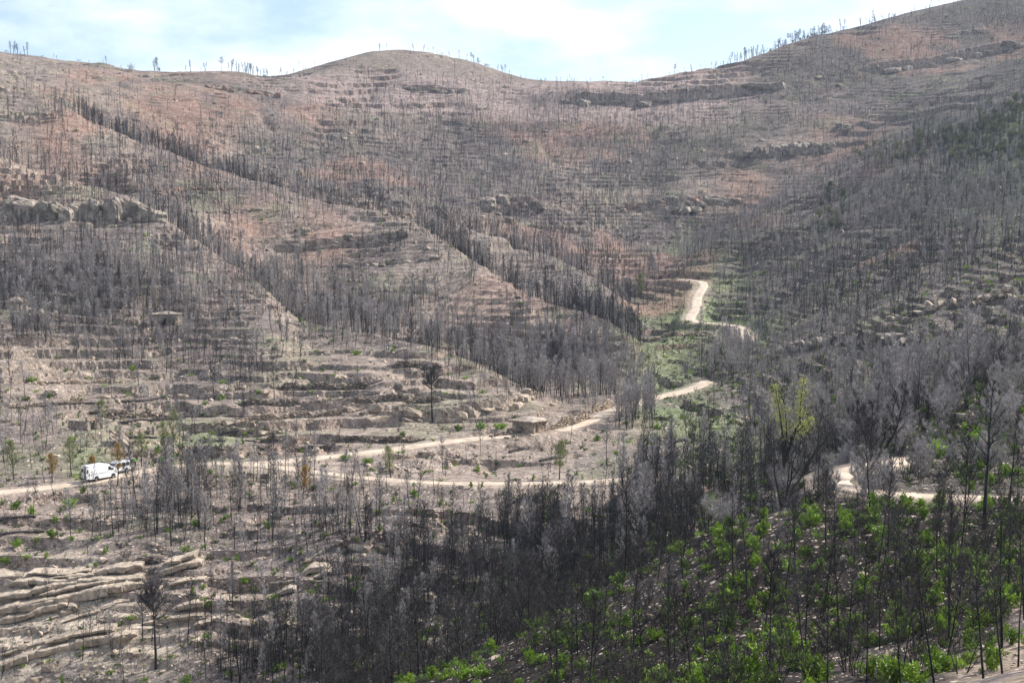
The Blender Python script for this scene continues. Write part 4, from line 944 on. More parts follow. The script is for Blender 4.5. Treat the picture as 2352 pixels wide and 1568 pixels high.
SKY = [(5, 1, .8, 2), (22, 0, .9, 2), (36, 1, .7, 3), (60, 0, .9, 2), (92, 4, .7, 1), (178, 4, .6, 1), (128, 4, .5, 1), (241, 0, .75, 1), (300, 4, 1.0, 2), (352, 4, 1.1, 3), (366, 5, 1., 2), (422, 0, .8, 1), (436, 0, .95, 1), (461, 1, 1., 2), (508, 6, 1.05, 1),
       (530, 0, .85, 3), (545, 2, .85, 4), (560, 0, .85, 4), (572, 1, .8, 5), (584, 2, .85, 4), (604, 0, .7, 2), (618, 1, .75, 2), (640, 0, .7, 2), (655, 4, .7, 1), (672, 0, .6, 1), (700, 4, .5, 2), (866, 0, .6, 2), (884, 3, .6, 1), (948, 0, .6, 1), (972, 0, .65, 1), (988, 3, .65, 2), (1000, 3, .6, 1),
       (1014, 0, .6, 2), (1031, 6, .7, 1), (1053, 6, .8, 1), (1066, 3, .6, 1), (1078, 6, .7, 2), (1094, 1, .75, 3), (1115, 4, .7, 3), (1145, 0, .6, 3), (1155, 1, .6, 2), (1252, 3, .5, 1), (1298, 0, .55, 1), (1320, 6, .5, 1), (1383, 6, .5, 1), (1450, 4, .5, 2), (1548, 6, .8, 1), (1586, 0, .7, 1), (1640, 0, .9, 1), (1652, 3, .7, 2),
       (1672, 1, .85, 2), (1694, 2, .95, 3), (1708, 0, .95, 4), (1722, 1, .95, 4), (1738, 0, .9, 3), (1752, 2, .85, 3), (1775, 5, .8, 3), (1932, 4, .9, 3), (1975, 2, .7, 3), (2003, 4, .8, 3), (2015, 0, .7, 2), (2050, 4, .6, 2), (2120, 0, .7, 1), (2090, 4, .6, 1)]
for px, k, sc_, n_ in SKY:
    side = 'left ridge' if px < 700 else 'round hill' if px < 1200 else 'saddle' if px < 1600 else 'right ridge'
    for c_ in range(n_):
        x, y = ridge(px + R.normal() * 4.5 * (n_ > 1)); kk_ = k if R.random() < .6 else int(R.choice([0, 1, 3, 4]))
        put_tree('skyline_tree', SKYM[kk_], (x, y, float(H(x, y)) - .3), R.random() * 6.28, sc_ * R.uniform(.75, 1.4), 'small bare tree silhouetted against the sky on the ' + side, 'bare tree', 'bare trees on the skyline of the ' + side)
for k in range(70):   # thicket on the right ridge
    x, y = ridge(R.uniform(1780, 1905), (-2, 10))
    put_tree('skyline_tree', SKYM[int(R.choice([4, 5, 0, 6]))], (x, y, float(H(x, y)) - .2), R.random() * 6.28, R.uniform(.65, 1.2), 'stunted bare tree in the thicket crowning the right ridge', 'bare tree', 'thicket of bare trees on the right ridge')

# ---- trees that stand out
def special(px, py, TC, tm, cm, lab, cat, name, dmin=20., rz=None):
    q = hit(Z, px, py, dmin); tc_ = meshes(TC, tm, cm)
    return put_tree(name, tc_, (q[0], q[1], q[2] - .2), R.random() * 6 if rz is None else rz, 1, lab, cat)
special(358, 1535, tree(9.6, 'umbrella', 1.8, .03, r0=.20, crown0=.62, width=.27, nb=60, ntw=5200, up=.25, twl=.6, lean=.05), M['trunk'], [M['trunk'], M['twig']], 'lone burned pine with a round umbrella crown before the layered outcrop', 'burned tree', 'umbrella_pine', 140)
special(1283, 895, tree(10.5, 'umbrella', 1.8, .05, r0=.24, crown0=.45, width=.28, nb=40, ntw=4200, up=.5, twl=.7), M['trunk'], [M['trunk'], M['twig']], 'tall brown round-crowned pine towering over the grey woodland behind the roofed hut', 'burned tree', 'umbrella_pine', 255)
special(993, 963, tree(9.0, 'umbrella', 1.8, .045, r0=.22, crown0=.62, width=.28, nb=30, ntw=2200, up=.4, twl=.6), M['trunk'], [M['trunk'], M['twig_dark']], 'black spreading pine in front of the sandstone cliff of the knoll', 'burned tree', 'umbrella_pine', 240)
special(493, 915, tree(8.0, 'pine', 1.5, .03, crown0=.4, width=.14, nb=26, ntw=900), M['trunk'], BR, 'solitary thin black pine on the terrace left of the knoll', 'burned tree', 'burned_pine', 240)
special(22, 862, tree(7.6, 'pine', 1.5, .03, crown0=.3, width=.17, nb=22, ntw=700), M['trunk'], BR, 'solitary thin pine near the left edge above the stone terraces', 'burned tree', 'burned_pine', 240)
special(632, 1060, tree(4.8, 'pine', 1.5, .03, crown0=.3, width=.2, nb=22, ntw=900), M['trunk'], [M['trunk'], M['twig']], 'small brown bare tree in the fork of the two dirt tracks', 'bare tree', 'bare_tree', 200)
def dtree(px, D, TC, tm, cm, lab, cat, name):
    u = (px - CX) / F; x, y = u * D, D; tc_ = meshes(TC, tm, cm); return put_tree(name, tc_, (x, y, float(H(x, y)) - .2), R.random() * 6, 1, lab, cat)
T0 = tree(8.6, 'multi', 1.8, .025, r0=.22, crown0=.35, width=.26, nb=50, ntw=1100, up=.6, twl=.5)
Bp = np.concatenate(T0[1].v)
for pa, pb, n_ in [((-.15, 0, 5.6), (-.75, .1, 9.3), 620), ((.75, 0, 5.5), (2.2, 0, 6.7), 420), ((1.2, .1, 6.3), (1.45, .2, 9.7), 620), ((.2, 0, 5.2), (.1, 0, 7.6), 120)]:   # leafing limbs
    pa, pb = np.array(pa), np.array(pb); lb_ = bend(pa, pb - pa, float(np.linalg.norm(pb - pa)), 6, 0, .05); lb_ += np.linspace(0, 1, 7)[:, None] * (pb - lb_[-1])
    T0[0].tube(np.concatenate([[[0, 0, 3.0], pa * .75 + np.array([0, 0, 1.2])], lb_]), [.11, .10, .085, .075, .06, .05, .04, .03, .015], 5)
    t_ = R.random(n_) * 6; i_ = np.minimum(t_.astype(int), 5); P = lb_[i_] + (lb_[i_ + 1] - lb_[i_]) * (t_ - i_)[:, None] + R.normal(size=(n_, 3)) * .3 * (1 + .6 * np.sin(t_ * 3))[:, None]
    T0[1].leaves(P, R.normal(size=P.shape) * .6 + np.array([0, 0, .3]), np.full(n_, .15), np.full(n_, .08), 2)
r_o = dtree(1806, 108, T0, M['trunk'], [M['trunk'], M['twig'], M['leaf_yellow']], 'tall grey tree with sprays of yellow-green leaves on its upper limbs, right of centre', 'leafing tree', 'leafing_tree'); r_o.rotation_euler.z = 0
dtree(2010, 124, tree(8.6, 'multi', 1.8, .035, r0=.26, crown0=.3, width=.26, nb=60, ntw=3200, up=.7, twl=.5), M['trunk'], [M['trunk'], M['twig_dark']], 'big dark burned tree of many black stems beside the track bend', 'burned tree', 'burned_tree')
dtree(2275, 88, tree(9.4, 'pine', 1.6, .02, r0=.16, crown0=.45, width=.16, nb=20, ntw=500, lean=.07), M['trunk'], BR, 'tall leaning black trunk crossing the sandy track at the right edge', 'burned tree', 'burned_pine')
dtree(1645, 150, tree(7.5, 'pine', 1.2, .03, crown0=.3, width=.18, nb=24, ntw=700, leaf=.13, nleaf=1100), M['trunk'], [M['trunk'], M['twig'], M['leaf']], 'slender tree with bright green leaves left of the yellow leafing tree', 'leafing tree', 'leafing_tree')
for px, D, h, c, lab in [(261, 211.3, 6.4, 'leaf_orange', 'rusty orange pine standing before the nose of the white van'), (155, 219, 6.2, 'leaf_pale', 'pale green pine standing left of the white van'), (20, 216, 6.0, 'leaf_pale', 'pale green pine at the left edge beside the track'),
                         (375, 236, 7.2, 'leaf_pale', 'taller of two pale green poplars right of the ruined hut'), (392, 240, 7.6, 'leaf_pale', 'narrow pale green poplar right next to the taller one'), (690, 204, 5.0, 'leaf_orange', 'small orange tree among grey trunks below the track fork'),
                         (228, 250, 5.2, 'leaf_pale', 'greenish pine in front of the ruined hut'), (318, 228, 5.5, 'leaf_pale', 'yellowish pine above the second parked vehicle'), (205, 222, 3.0, 'leaf_orange', 'low rusty shrub-like pine beside the rear of the van'),
                         (110, 214, 4.5, 'leaf_orange', 'thin reddish pine by the track near the left edge'), (895, 218, 5.5, 'leaf_pale', 'pale green-grey tree between the two tracks, centre left'), (1285, 212, 6.0, 'leaf_pale', 'greenish-grey tree beside the lower track, centre'),
                         (1470, 502, 8.5, 'leaf_pale', 'broad pale green poplar at the valley head'), (1500, 512, 9.5, 'twig_grey', 'grey poplar beside the pale green one at the valley head'), (1900, 560, 9.0, 'leaf_dull', 'round green tree surviving on the right hillside'), (1930, 540, 8.0, 'leaf_dull', 'second green tree on the right hillside, lower right of the round one'),
                         (1575, 330, 4.0, 'twig_grey', 'round bare grey shrub-tree in the grass beside the track bend')]:
    big = D > 450
    t = tree(h, 'pine', 1.1, .04, r0=.11, crown0=.35 if not big else .15, width=.24 if not big else .3, nb=28, ntw=350, twl=.4, leaf=.15 if not big else .36, nleaf=1800 if not big else 1800)
    dtree(px, D, t, M['trunk'], [M['trunk'], M['twig'], M[c]], lab, 'tree', 'leafing_tree' if c != 'twig_grey' else 'bare_tree')

# ------------------------------------------------------------------ green shrubs
SH = [shrub(w, h, n, l) for w, h, n, l in [(1.4, 1.25, 620, .18), (1.0, 1.3, 480, .17), (1.7, 1.05, 760, .18), (1.1, .95, 420, .17), (.9, 1.05, 360, .16)]]
SHM = []
for s in SH:
    m = s.mesh('shrub'); m.materials.append(M['trunk']); m.materials.append(M['leaf']); SHM.append(m)
sp_used = []
for lab, x0, x1, n_, s_, dlo, dhi in [('bright green resprouting shrub @ the dark near slope', 1150, 2400, 228, .92, 52, 99), ('green resprouting shrub along the lower edge of the dark slope, bottom centre', 760, 1280, 44, 1.0, 76, 103),
                            ('green shrub on the bank beside the sandy track, right', 2060, 2400, 22, 1.2, 108, 128)]:
    for _ in range(n_ * 6):
        if n_ <= 0: break
        px = R.uniform(x0, x1); y = R.uniform(dlo, dhi); x = (px - CX) / F * y
        cl = vnoise(np.array([x / 5.]), np.array([y / 6.]), 77)[0]
        if cl < R.uniform(-.9, .2) or any((x - a) ** 2 + (y - b_) ** 2 < .6 for a, b_ in sp_used): continue
        if not clear(np.array([x]), np.array([y]), 2.2)[0]: continue
        sp_used.append((x, y)); n_ -= 1
        o = link('green_shrub', SHM[int(R.integers(5))]); o.location = (x, y, float(H(x, y)) - .03); s = s_ * R.uniform(.45, 1.0); o.scale = (s, s, s * R.uniform(.85, 1.35)); o.rotation_euler = (0, 0, R.random() * 6.28)
        lb = lab.replace('@ the', region(px, y, 66, 82) + ' the'); tag(o, lb, 'shrub', lb.replace('shrub', 'shrubs', 1))
NR = []
while len(NR) < 620:
    px = R.uniform(760, 2450); y = R.uniform(52, 101); x = (px - CX) / F * y
    if vnoise(np.array([x / 4.]), np.array([y / 5.]), 79)[0] > R.uniform(-.8, .6) and clear(np.array([x]), np.array([y]), 2.)[0]: NR.append((x, y, float(H(x, y)) - .02))
rg = [shrub(1.2, 1.1, 200, .17, 5), shrub(.9, 1.2, 150, .16, 4), shrub(1.5, .8, 220, .16, 6)]
rg2 = MB(); rg2.v, rg2.f, rg2.n, rg2.m = list(rg[2].v), list(rg[2].f), rg[2].n, [np.where(a == 1, 2, a) for a in rg[2].m]
stuff('green_regrowth', 'small green sprouts coming up between the shrubs of the dark near slope', rg + [rg2], np.array(NR), R.random(len(NR)) * 6, R.uniform(.2, .62, len(NR)), R.integers(0, 4, len(NR)), [M['trunk'], M['leaf'], M['leaf_dull']])
# individual green bushes on the bare terraces
BUSH = [(305, 852), (150, 855), (74, 877), (115, 912), (60, 920), (793, 1058), (1052, 990), (1150, 985), (560, 1000), (485, 1000), (470, 1015), (1250, 1150), (845, 1065), (955, 1140), (870, 1220), (1255, 1195), (35, 1170), (160, 1162), (70, 1182), (125, 1200), (38, 1255), (120, 1235), (10, 1290), (450, 1208), (560, 1340), (470, 1395), (190, 1132), (510, 915), (590, 905), (470, 930), (1105, 985), (925, 1003), (1290, 1043), (1370, 1012), (1415, 1045), (1510, 985), (690, 740), (820, 815), (905, 800)]
for k, (px, py) in enumerate(BUSH):
    q = hit(Z, px, py, 100)
    if not clear(np.array([q[0]]), np.array([q[1]]), 2.0)[0]: continue
    o = link('green_bush', SHM[k % 5]); o.location = (q[0], q[1], q[2] - .05); s = R.uniform(.8, 1.25); o.scale = (s, s, s); o.rotation_euler = (0, 0, R.random() * 6)
    tag(o, 'rounded bright green bush on the bare stony terraces', 'bush', 'green bushes on the bare stony terraces')
# far ground cover as one mass
tiny = [shrub(1.2, .8, 90, .26, 4), shrub(1.7, .7, 110, .28, 4), shrub(.9, .9, 70, .24, 3), merged(SHB[0]), merged(SHB[1])]
for p in tiny[:3]: p.m = [np.where(a == 1, 1, 0) for a in p.m]
for p in tiny[3:]: p.m = [np.where(a == 1, 3, 0) for a in p.m]
t4 = MB(); t4.v = list(tiny[0].v); t4.f = list(tiny[0].f); t4.n = tiny[0].n; t4.m = [np.where(a == 1, 2, a) for a in tiny[0].m]; t5 = MB(); t5.v = list(tiny[1].v); t5.f = list(tiny[1].f); t5.n = tiny[1].n; t5.m = [np.where(a == 1, 2, a) for a in tiny[1].m]
tiny += [t4, t5]
GREEN = """
000000000000000000022222
110000112000001122222222
121112211211112222222222
111121112222223332222347
112222112222222222334456
112322222222223344556655
111111222222222556655544
111211222222223777555453
122222222222222778555543
122211111111112667655556
224553222222223566656667
222222222222223445555566
222222222222335555555555
111122222333555555555555
111111223444555555555555
111122333444444444444444
""".split()
GG = np.array([[float(c) for c in r] for r in GREEN]); CA = R.random((64000, 2)) * np.array([2352 + 500, 1568]) - np.array([250, 0])
dn = mapval(GG, CA[:, 0], CA[:, 1]); CA = CA[R.random(len(dn)) < (dn / 7) ** 1.5]
Q = [];
for a, b_ in CA:
    q = hit(Z, a, b_, 40)
    if q is not None and 60 < q[1] < 930 and (q[1] > 125 or R.random() < .14): Q.append(q)
Q = np.array(Q); okq = clear(Q[:, 0], Q[:, 1], 2.1); Q = Q[okq]
bright = R.random(len(Q)); fardull = sstep(300, 600, Q[:, 1])
vr = np.where(bright < .34 - .27 * fardull, R.integers(0, 3, len(Q)), np.where(bright < .62 - .15 * fardull, 5 + R.integers(0, 2, len(Q)), 3 + R.integers(0, 2, len(Q))))
stuff('undergrowth', 'low green and charred undergrowth scattered over the slopes', tiny, Q, R.random(len(Q)) * 6.28, np.clip(R.normal(.52, .25, len(Q)), .18, 1.4) * (1 + .5 * sstep(450, 800, Q[:, 1])), vr, [M['trunk'], M['leaf'], M['leaf_dull'], M['twig_dark']])
# green wood on the right hillside
GW = []
for x0, y0, x1, y1, n_ in [(2100, 290, 2400, 350, 90), (2250, 230, 2420, 300, 60), (1960, 330, 2120, 370, 30), (1880, 470, 1960, 540, 14), (2180, 350, 2352, 380, 30)]:
    for _ in range(n_):
        q = hit(Z, R.uniform(x0, x1), R.uniform(y0, y1), 300)
        if q is not None and q[1] < 900: GW.append(q)
GW = np.array(GW); gt = [merged(tree(4.4, 'multi', .3, .05, r0=.1, crown0=.15, width=.42, nb=26, ntw=160, leaf=.34, nleaf=900, up=.3)) for _ in range(2)]
for p in gt: p.m = [np.where(a == 1, 0, a) for a in p.m]
stuff('green_woodland', 'surviving green trees in a hazy patch on the right hillside', gt, GW, R.random(len(GW)) * 6, R.uniform(.6, 1.2, len(GW)), R.integers(0, 2, len(GW)), [M['trunk'], M['twig_grey'], M['leaf_olive']])
# loose stones
ST = []
CB = R.random((22000, 2)) * np.array([2352 + 400, 1500]) - np.array([200, -60])
for a, b_ in CB:
    q = hit(Z, a, b_, 40)
    if q is not None and q[1] < 860: ST.append(q)
rb = np.argwhere((rock > .45) & (YY > 150) & (YY < 620) & (np.abs(XX / YY) < .42)); rb = rb[R.permutation(len(rb))[:15000]]
ST2 = np.stack([XX[rb[:, 0], rb[:, 1]], YY[rb[:, 0], rb[:, 1]] - R.uniform(0, 1.5, len(rb)), Z[rb[:, 0], rb[:, 1]]], 1); ST2[:, 2] = H(ST2[:, 0], ST2[:, 1])
ST = np.concatenate([np.array(ST), ST2]); ST = ST[clear(ST[:, 0], ST[:, 1], 1.9)]
sp = []
for v, f in BLK[:6]:
    mb = MB(); mb.add(v * np.array([1.3, 1., .7]), f); sp.append(mb)
ss = (R.pareto(2.6, len(ST)) * .18 + .18).clip(.15, 1.5) * (1 + 1.2 * sstep(350, 800, ST[:, 1])) * np.where(ST[:, 1] < 130, .42, 1)
stuff('rock_rubble', 'loose sandstone rubble strewn over the slopes', sp, ST, R.random(len(ST)) * 6.28, ss, R.integers(0, 6, len(ST)), [M['rock']])

# ------------------------------------------------------------------ fallen logs
LOGS = [(96, 934, 230, 926, 'long charred log on the highest left terrace'), (230, 926, 369, 915, 'charred log continuing right of the longest terrace log'), (205, 949, 307, 946, 'charred log lying above the ruined hut'), (273, 971, 400, 962, 'charred log right of the ruined hut'),
        (400, 962, 560, 957, 'long charred log with brushwood below the knoll'), (294, 1007, 359, 1007, 'short log beside the fractured slab'), (468, 1017, 516, 1014, 'short log in the middle of the grassy terrace'), (427, 1035, 608, 1033, 'long log on the lowest grassy terrace'),
        (506, 1000, 580, 997, 'grey log on the upper grassy terrace'), (0, 1230, 102, 1222, 'charred log at the left edge below the track'), (0, 1194, 82, 1188, 'thin log at the left edge just below the track'), (1180, 1155, 1240, 1140, 'log between dark trunks at the centre'),
        (1240, 1060, 1290, 1052, 'log with brushwood on the slope below the track'), (1170, 1040, 1215, 1030, 'log lying left on the slope below the roofed hut'), (1530, 1020, 1570, 1012, 'log near the foot of the valley track')]
for x0, y0, x1, y1, lab in LOGS:
    a = hit(Z, x0, y0, 100); n_ = 8; P = []
    for k in range(n_):
        q = hit(Z, x0 + (x1 - x0) * k / (n_ - 1), y0 + (y1 - y0) * k / (n_ - 1), 100); P.append(q)
    P = np.array(P); P[:, 1] = np.linspace(P[0, 1], P[-1, 1], n_); P[:, 0] = np.linspace(P[0, 0], P[-1, 0], n_); P[:, 2] = H(P[:, 0], P[:, 1]) + .12; P[1:-1, 2] = (P[1:-1, 2] + np.linspace(P[0, 2], P[-1, 2], n_)[1:-1]) / 2 + .05
    root = empty('fallen_log', P[0]); tag(root, lab, 'fallen log', 'charred logs lying along the terraces')
    mb = MB(); mb.tube(P - P[0], np.linspace(.24, .12, n_), 6); link('log', mb.mesh('log', True), M['trunk'], root)
    br = MB(); m_n = int(50 * len(P)); t_ = R.random(m_n)[:, None]; pp = P[0] * (1 - t_) + P[-1] * t_ + R.normal(size=(m_n, 3)) * np.array([.3, .5, .1]) + np.array([0, 0, .1]); dd = R.normal(size=(m_n, 3)) * np.array([1, 1, .45]); dd[:, 2] = np.abs(dd[:, 2]); dd /= np.linalg.norm(dd, axis=1)[:, None]
    br.slivers(pp - P[0], dd, R.uniform(.4, 1.3, m_n), np.full(m_n, .035)); tag(link('brushwood', br.mesh('brush'), M['twig'], root), kind='stuff')

# ------------------------------------------------------------------ huts
M['lintel'] = mat('lintel_stone', (.42, .34, .27), .9, .2, 2, .3)
M['dark'] = mat('dark_interior', (.02, .018, .016), .9, .1, 2)
def wall_stones(root, name, x0, x1, h, rot, off, holes=(), t=.5, lean=0., ragged=0.):
    """a stone-built wall: part with stones; local wall runs along X from x0 to x1"""
    wl = empty(name, (off[0], off[1], off[2]), rot); wl.parent = root
    core = MB(); segs = []
    if holes:
        hx0, hx1, hh = holes; segs = [(x0, hx0, 0, h), (hx1, x1, 0, h), (hx0, hx1, hh, h)]
    else: segs = [(x0, x1, 0, h)]
    for a, b_, c, d in segs: core.box(a, b_, .12, t, c - .4 if c == 0 else c, d - .05)
    link('wall_core', core.mesh('core'), M['rock_grey'], wl)
    z = -.3; mb = MB(); k = 0
    while z < h:
        ch = R.uniform(.20, .32); x = x0 - R.random() * .2
        while x < x1:
            w = R.uniform(.28, .65); xc = x + w / 2
            inh = holes and (holes[0] - .02 < xc + w * .3 and xc - w * .3 < holes[1] + .02) and z < holes[2]
            if not inh and x0 - .1 < xc < x1 + .1 and z + ch < h * (1 - ragged * abs(math.sin(xc * 1.7))) + .1:
                v, f = BLK[k % 10]; k += 1
                mb.add(v * np.array([w * 1.06, .34, ch * 1.15]) + np.array([xc, .14, z + ch / 2]), f)
            x += w
        z += ch
    tag(link('stones', mb.mesh('stones'), M['stone'], wl), kind='stuff')
    return wl
def roof_part(root, x0, x1, y0, y1, z0, z1, tilt_y=0., name='roof'):
    n, m = 15, 9; xs = np.linspace(x0, x1, n); ys = np.linspace(y0, y1, m); X, Y = np.meshgrid(xs, ys, indexing='ij')
    rx = (X - (x0 + x1) / 2) / ((x1 - x0) / 2); ry = (Y - (y0 + y1) / 2) / ((y1 - y0) / 2)
    Zt = z0 + (z1 - z0) * (1 - np.maximum(np.abs(rx), np.abs(ry)) ** 1.5) + .06 * R.normal(size=X.shape)
    ed = (np.maximum(np.abs(rx), np.abs(ry)) > .98); X = X + ed * R.normal(size=X.shape) * .08
    mb = MB(); top = np.stack([X, Y, Zt], -1); bot = np.stack([X, Y, np.full(X.shape, z0 - .16)], -1)
    a = (np.arange(n - 1)[:, None] * m + np.arange(m - 1)[None]).ravel(); q = np.stack([a, a + m, a + m + 1, a + 1], 1)
    mb.add(top, q); mb.add(bot, q[:, ::-1])
    idx = list(range(0, n * m, m)) + list(range((n - 1) * m + 1, n * m)) + list(range(n * m - 1 - m, m - 2, -m)) + list(range(m - 2, 0, -1))
    o_ = n * m; V = np.concatenate([top.reshape(-1, 3), bot.reshape(-1, 3)]); f = [[idx[i], idx[(i + 1) % len(idx)], idx[(i + 1) % len(idx)] + o_, idx[i] + o_] for i in range(len(idx))]
    mb.add(V, f)
    rf = link(name, mb.mesh('roof', True), M['rock_grey'], root)
    for k in range(26):   # flat capping stones along the eaves
        s = k / 26 * 2 * ((x1 - x0) + (y1 - y0)); w, d = x1 - x0, y1 - y0
        if s < w: p = (x0 + s, y0)
        elif s < w + d: p = (x1, y0 + s - w)
        elif s < 2 * w + d: p = (x1 - (s - w - d), y1)
        else: p = (x0, y1 - (s - 2 * w - d))
        o = link('cap_stone', BLKM['stone'][k % 10], parent=rf); o.location = (p[0], p[1], z0 + .02); o.scale = (.75, .7, .2); o.rotation_euler = (0, 0, R.normal() * .3)
    return rf
# roofed hut beside the track: shaded face to the left-front, lit face with the doorway to the right-front
q = hutpos[0]; root = empty('stone_hut', (q[0], q[1], q[2] - .1), math.radians(-38)); tag(root, 'small dry stone hut with a low earthen roof beside the dirt track, centre', 'hut')
wall_stones(root, 'front_wall', -2.4, 2.4, 2.1, 0, (0, -1.9, 0))
wall_stones(root, 'side_wall', -1.9, 1.9, 2.1, PI / 2, (2.4, 0, 0), (-1.5, -.7, 1.7))
wall_stones(root, 'side_wall', -1.9, 1.9, 2.1, -PI / 2, (-2.4, 0, 0)); wall_stones(root, 'back_wall', -2.4, 2.4, 2.1, PI, (0, 1.9, 0))
mb = MB(); mb.box(1.9, 2.55, -1.55, -.65, 1.7, 1.9); link('lintel', mb.mesh('lintel'), M['lintel'], root); roof_part(root, -2.7, 2.7, -2.2, 2.2, 2.15, 2.85)
q = hutpos[1]; root = empty('stone_hut', (q[0], q[1], q[2] - .1), math.radians(-6)); tag(root, 'grey stone hut with a dark doorway half hidden in the burned wood, upper left', 'hut')
wall_stones(root, 'front_wall', -2.9, 2.9, 2.5, 0, (0, -1.9, 0), (-.35, .55, 1.75)); wall_stones(root, 'side_wall', -1.9, 1.9, 2.5, PI / 2, (2.9, 0, 0)); wall_stones(root, 'side_wall', -1.9, 1.9, 2.5, -PI / 2, (-2.9, 0, 0)); wall_stones(root, 'back_wall', -2.9, 2.9, 2.5, PI, (0, 1.9, 0))
mb = MB(); mb.box(-.55, .75, -1.95, -1.5, 1.75, 1.95); link('lintel', mb.mesh('lintel'), M['lintel'], root); roof_part(root, -3.1, 3.1, -2.1, 2.1, 2.55, 3.05)
q = hutpos[2]; root = empty('ruined_hut', (q[0], q[1], q[2] - .1), math.radians(-32)); tag(root, 'ruined roofless stone hut with an arched doorway in its tall pale corner, left', 'ruin')
wall_stones(root, 'front_wall', -3.4, 1.6, 1.7, 0, (0, -1.8, 0), (), .5, 0, .35); wall_stones(root, 'door_wall', -1.8, 1.2, 2.5, PI / 2, (1.6, 0, 0), (-1.0, -.1, 1.75)); wall_stones(root, 'back_wall', -1.6, 3.4, 1.3, PI, (0, 1.8, 0), (), .5, 0, .4)
for k in range(7):
    a = PI * k / 6; o = link('arch_stone', BLKM['stone'][k], parent=root); o.location = (1.68, -.55 - .45 * math.cos(a), 1.55 + .32 * math.sin(a)); o.scale = (.5, .3, .3)
for k in range(26):
    o = link('fallen_stone', BLKM['stone'][k % 10], parent=root); o.location = (R.uniform(-3.4, 1), R.uniform(-3.4, -2.0), R.uniform(-.1, .2)); o.scale = (.5, .45, .35); o.rotation_euler = (R.normal(), R.normal(), 0)

# ------------------------------------------------------------------ vehicles
def paint(name, c, rough=.3, metal=0., coat=.5):
    m = bpy.data.materials.new(name); m.use_nodes = True; b = m.node_tree.nodes['Principled BSDF']; n = m.node_tree
    g = n.nodes.new('ShaderNodeNewGeometry'); no = n.nodes.new('ShaderNodeTexNoise'); no.inputs['Scale'].default_value = 1.7; no.inputs['Detail'].default_value = 6; n.links.new(g.outputs['Position'], no.inputs['Vector'])
    r = n.nodes.new('ShaderNodeValToRGB'); r.color_ramp.elements[0].color = (*[x * .82 for x in c], 1); r.color_ramp.elements[1].color = (*c, 1); n.links.new(no.outputs[0], r.inputs[0]); n.links.new(r.outputs[0], b.inputs['Base Color'])
    b.inputs['Roughness'].default_value = rough; b.inputs['Metallic'].default_value = metal; b.inputs['Coat Weight'].default_value = coat; return m
M['white'] = paint('white_paint', (.80, .81, .82)); M['glass'] = paint('car_glass', (.03, .035, .04), .08); M['rubber'] = paint('rubber', (.02, .02, .02), .8, 0, 0); M['steel'] = paint('wheel_steel', (.35, .35, .36), .4, .6, 0)
M['plastic'] = paint('black_plastic', (.03, .03, .033), .6, 0, 0); M['lamp'] = paint('red_lamp', (.45, .02, .02), .2); M['cargo'] = paint('dark_cargo_bay', (.02, .02, .03), .8, 0, 0); M['head'] = paint('headlamp', (.55, .57, .6), .1)
def prism(profile, w, mi=0, inset=.0, top_in=.0, zt=1.):
    """side profile (x,z) extruded across y, narrowing with height"""
    mb = MB(); P = np.array(profile, float); n = len(P)
    k = 1 - top_in * np.clip((P[:, 1] - zt) / (P[:, 1].max() - zt + 1e-6), 0, 1)
    ring = lambda s, c: np.stack([P[:, 0] * c[0] + c[1], s * w / 2 * k, P[:, 1] * c[2] + c[3]], 1)
    cx_ = P[:, 0].mean(); cz_ = P[:, 1].mean(); e = .05
    rs = [ring(-1, (1 - e * .6, cx_ * e * .6, 1 - e, cz_ * e)), ring(-.965, (1, 0, 1, 0)), ring(.965, (1, 0, 1, 0)), ring(1, (1 - e * .6, cx_ * e * .6, 1 - e, cz_ * e))]
    v = np.concatenate(rs); f = []
    for r_ in range(3):
        for i in range(n): j = (i + 1) % n; f.append([r_ * n + i, r_ * n + j, (r_ + 1) * n + j, (r_ + 1) * n + i])
    mb.add(v, f, mi); return mb, n
def caps(mb, n):
    mb.f.append(np.array([list(range(n - 1, -1, -1))])); mb.m.append(np.zeros(1, int)); mb.f.append(np.array([[3 * n + i for i in range(n)]])); mb.m.append(np.zeros(1, int))
def wheel(root, x, y, r):
    t = MB(); a = np.linspace(0, 2 * PI, 25)[:-1]; w = .22
    prof = [(r * .62, -w / 2), (r * .96, -w / 2), (r, -w / 4), (r, w / 4), (r * .96, w / 2), (r * .62, w / 2)]
    v = np.array([[(c * math.cos(b_), d, c * math.sin(b_)) for c, d in prof] for b_ in a]); k = 6
    i = np.arange(24)[:, None]; j = np.arange(k)[None]; f = np.stack([i * k + j, i * k + (j + 1) % k, ((i + 1) % 24) * k + (j + 1) % k, ((i + 1) % 24) * k + j], -1).reshape(-1, 4); t.add(v, f)
    wh = empty('wheel', (x, y, r)); wh.parent = root; link('tyre', t.mesh('tyre', True), M['rubber'], wh)
    s = MB(); v = [(r * .64 * math.cos(b_), (-w * .3 if y < 0 else w * .3), r * .64 * math.sin(b_)) for b_ in a] + [(0, (-w * .42 if y < 0 else w * .42), 0)]; s.add(v, [[i_, (i_ + 1) % 24, 24] for i_ in range(24)]); link('rim', s.mesh('rim'), M['steel'], wh)
def panel(root, name, pts, m, parent=None):
    """thin closed plate from a 3D outline, 2 cm thick along its normal"""
    P = np.array(pts, float); n = np.cross(P[1] - P[0], P[2] - P[0]); n /= np.linalg.norm(n); mb = MB(); v = np.concatenate([P - n * .012, P + n * .012]); k = len(P)
    mb.add(v, [list(range(k - 1, -1, -1))]); mb.f.append(np.array([[k + i for i in range(k)]])); mb.m.append(np.zeros(1, int)); mb.f.append(np.array([[i, (i + 1) % k, k + (i + 1) % k, k + i] for i in range(k)])); mb.m.append(np.zeros(k, int))
    return link(name, mb.mesh(name), m, parent or root)
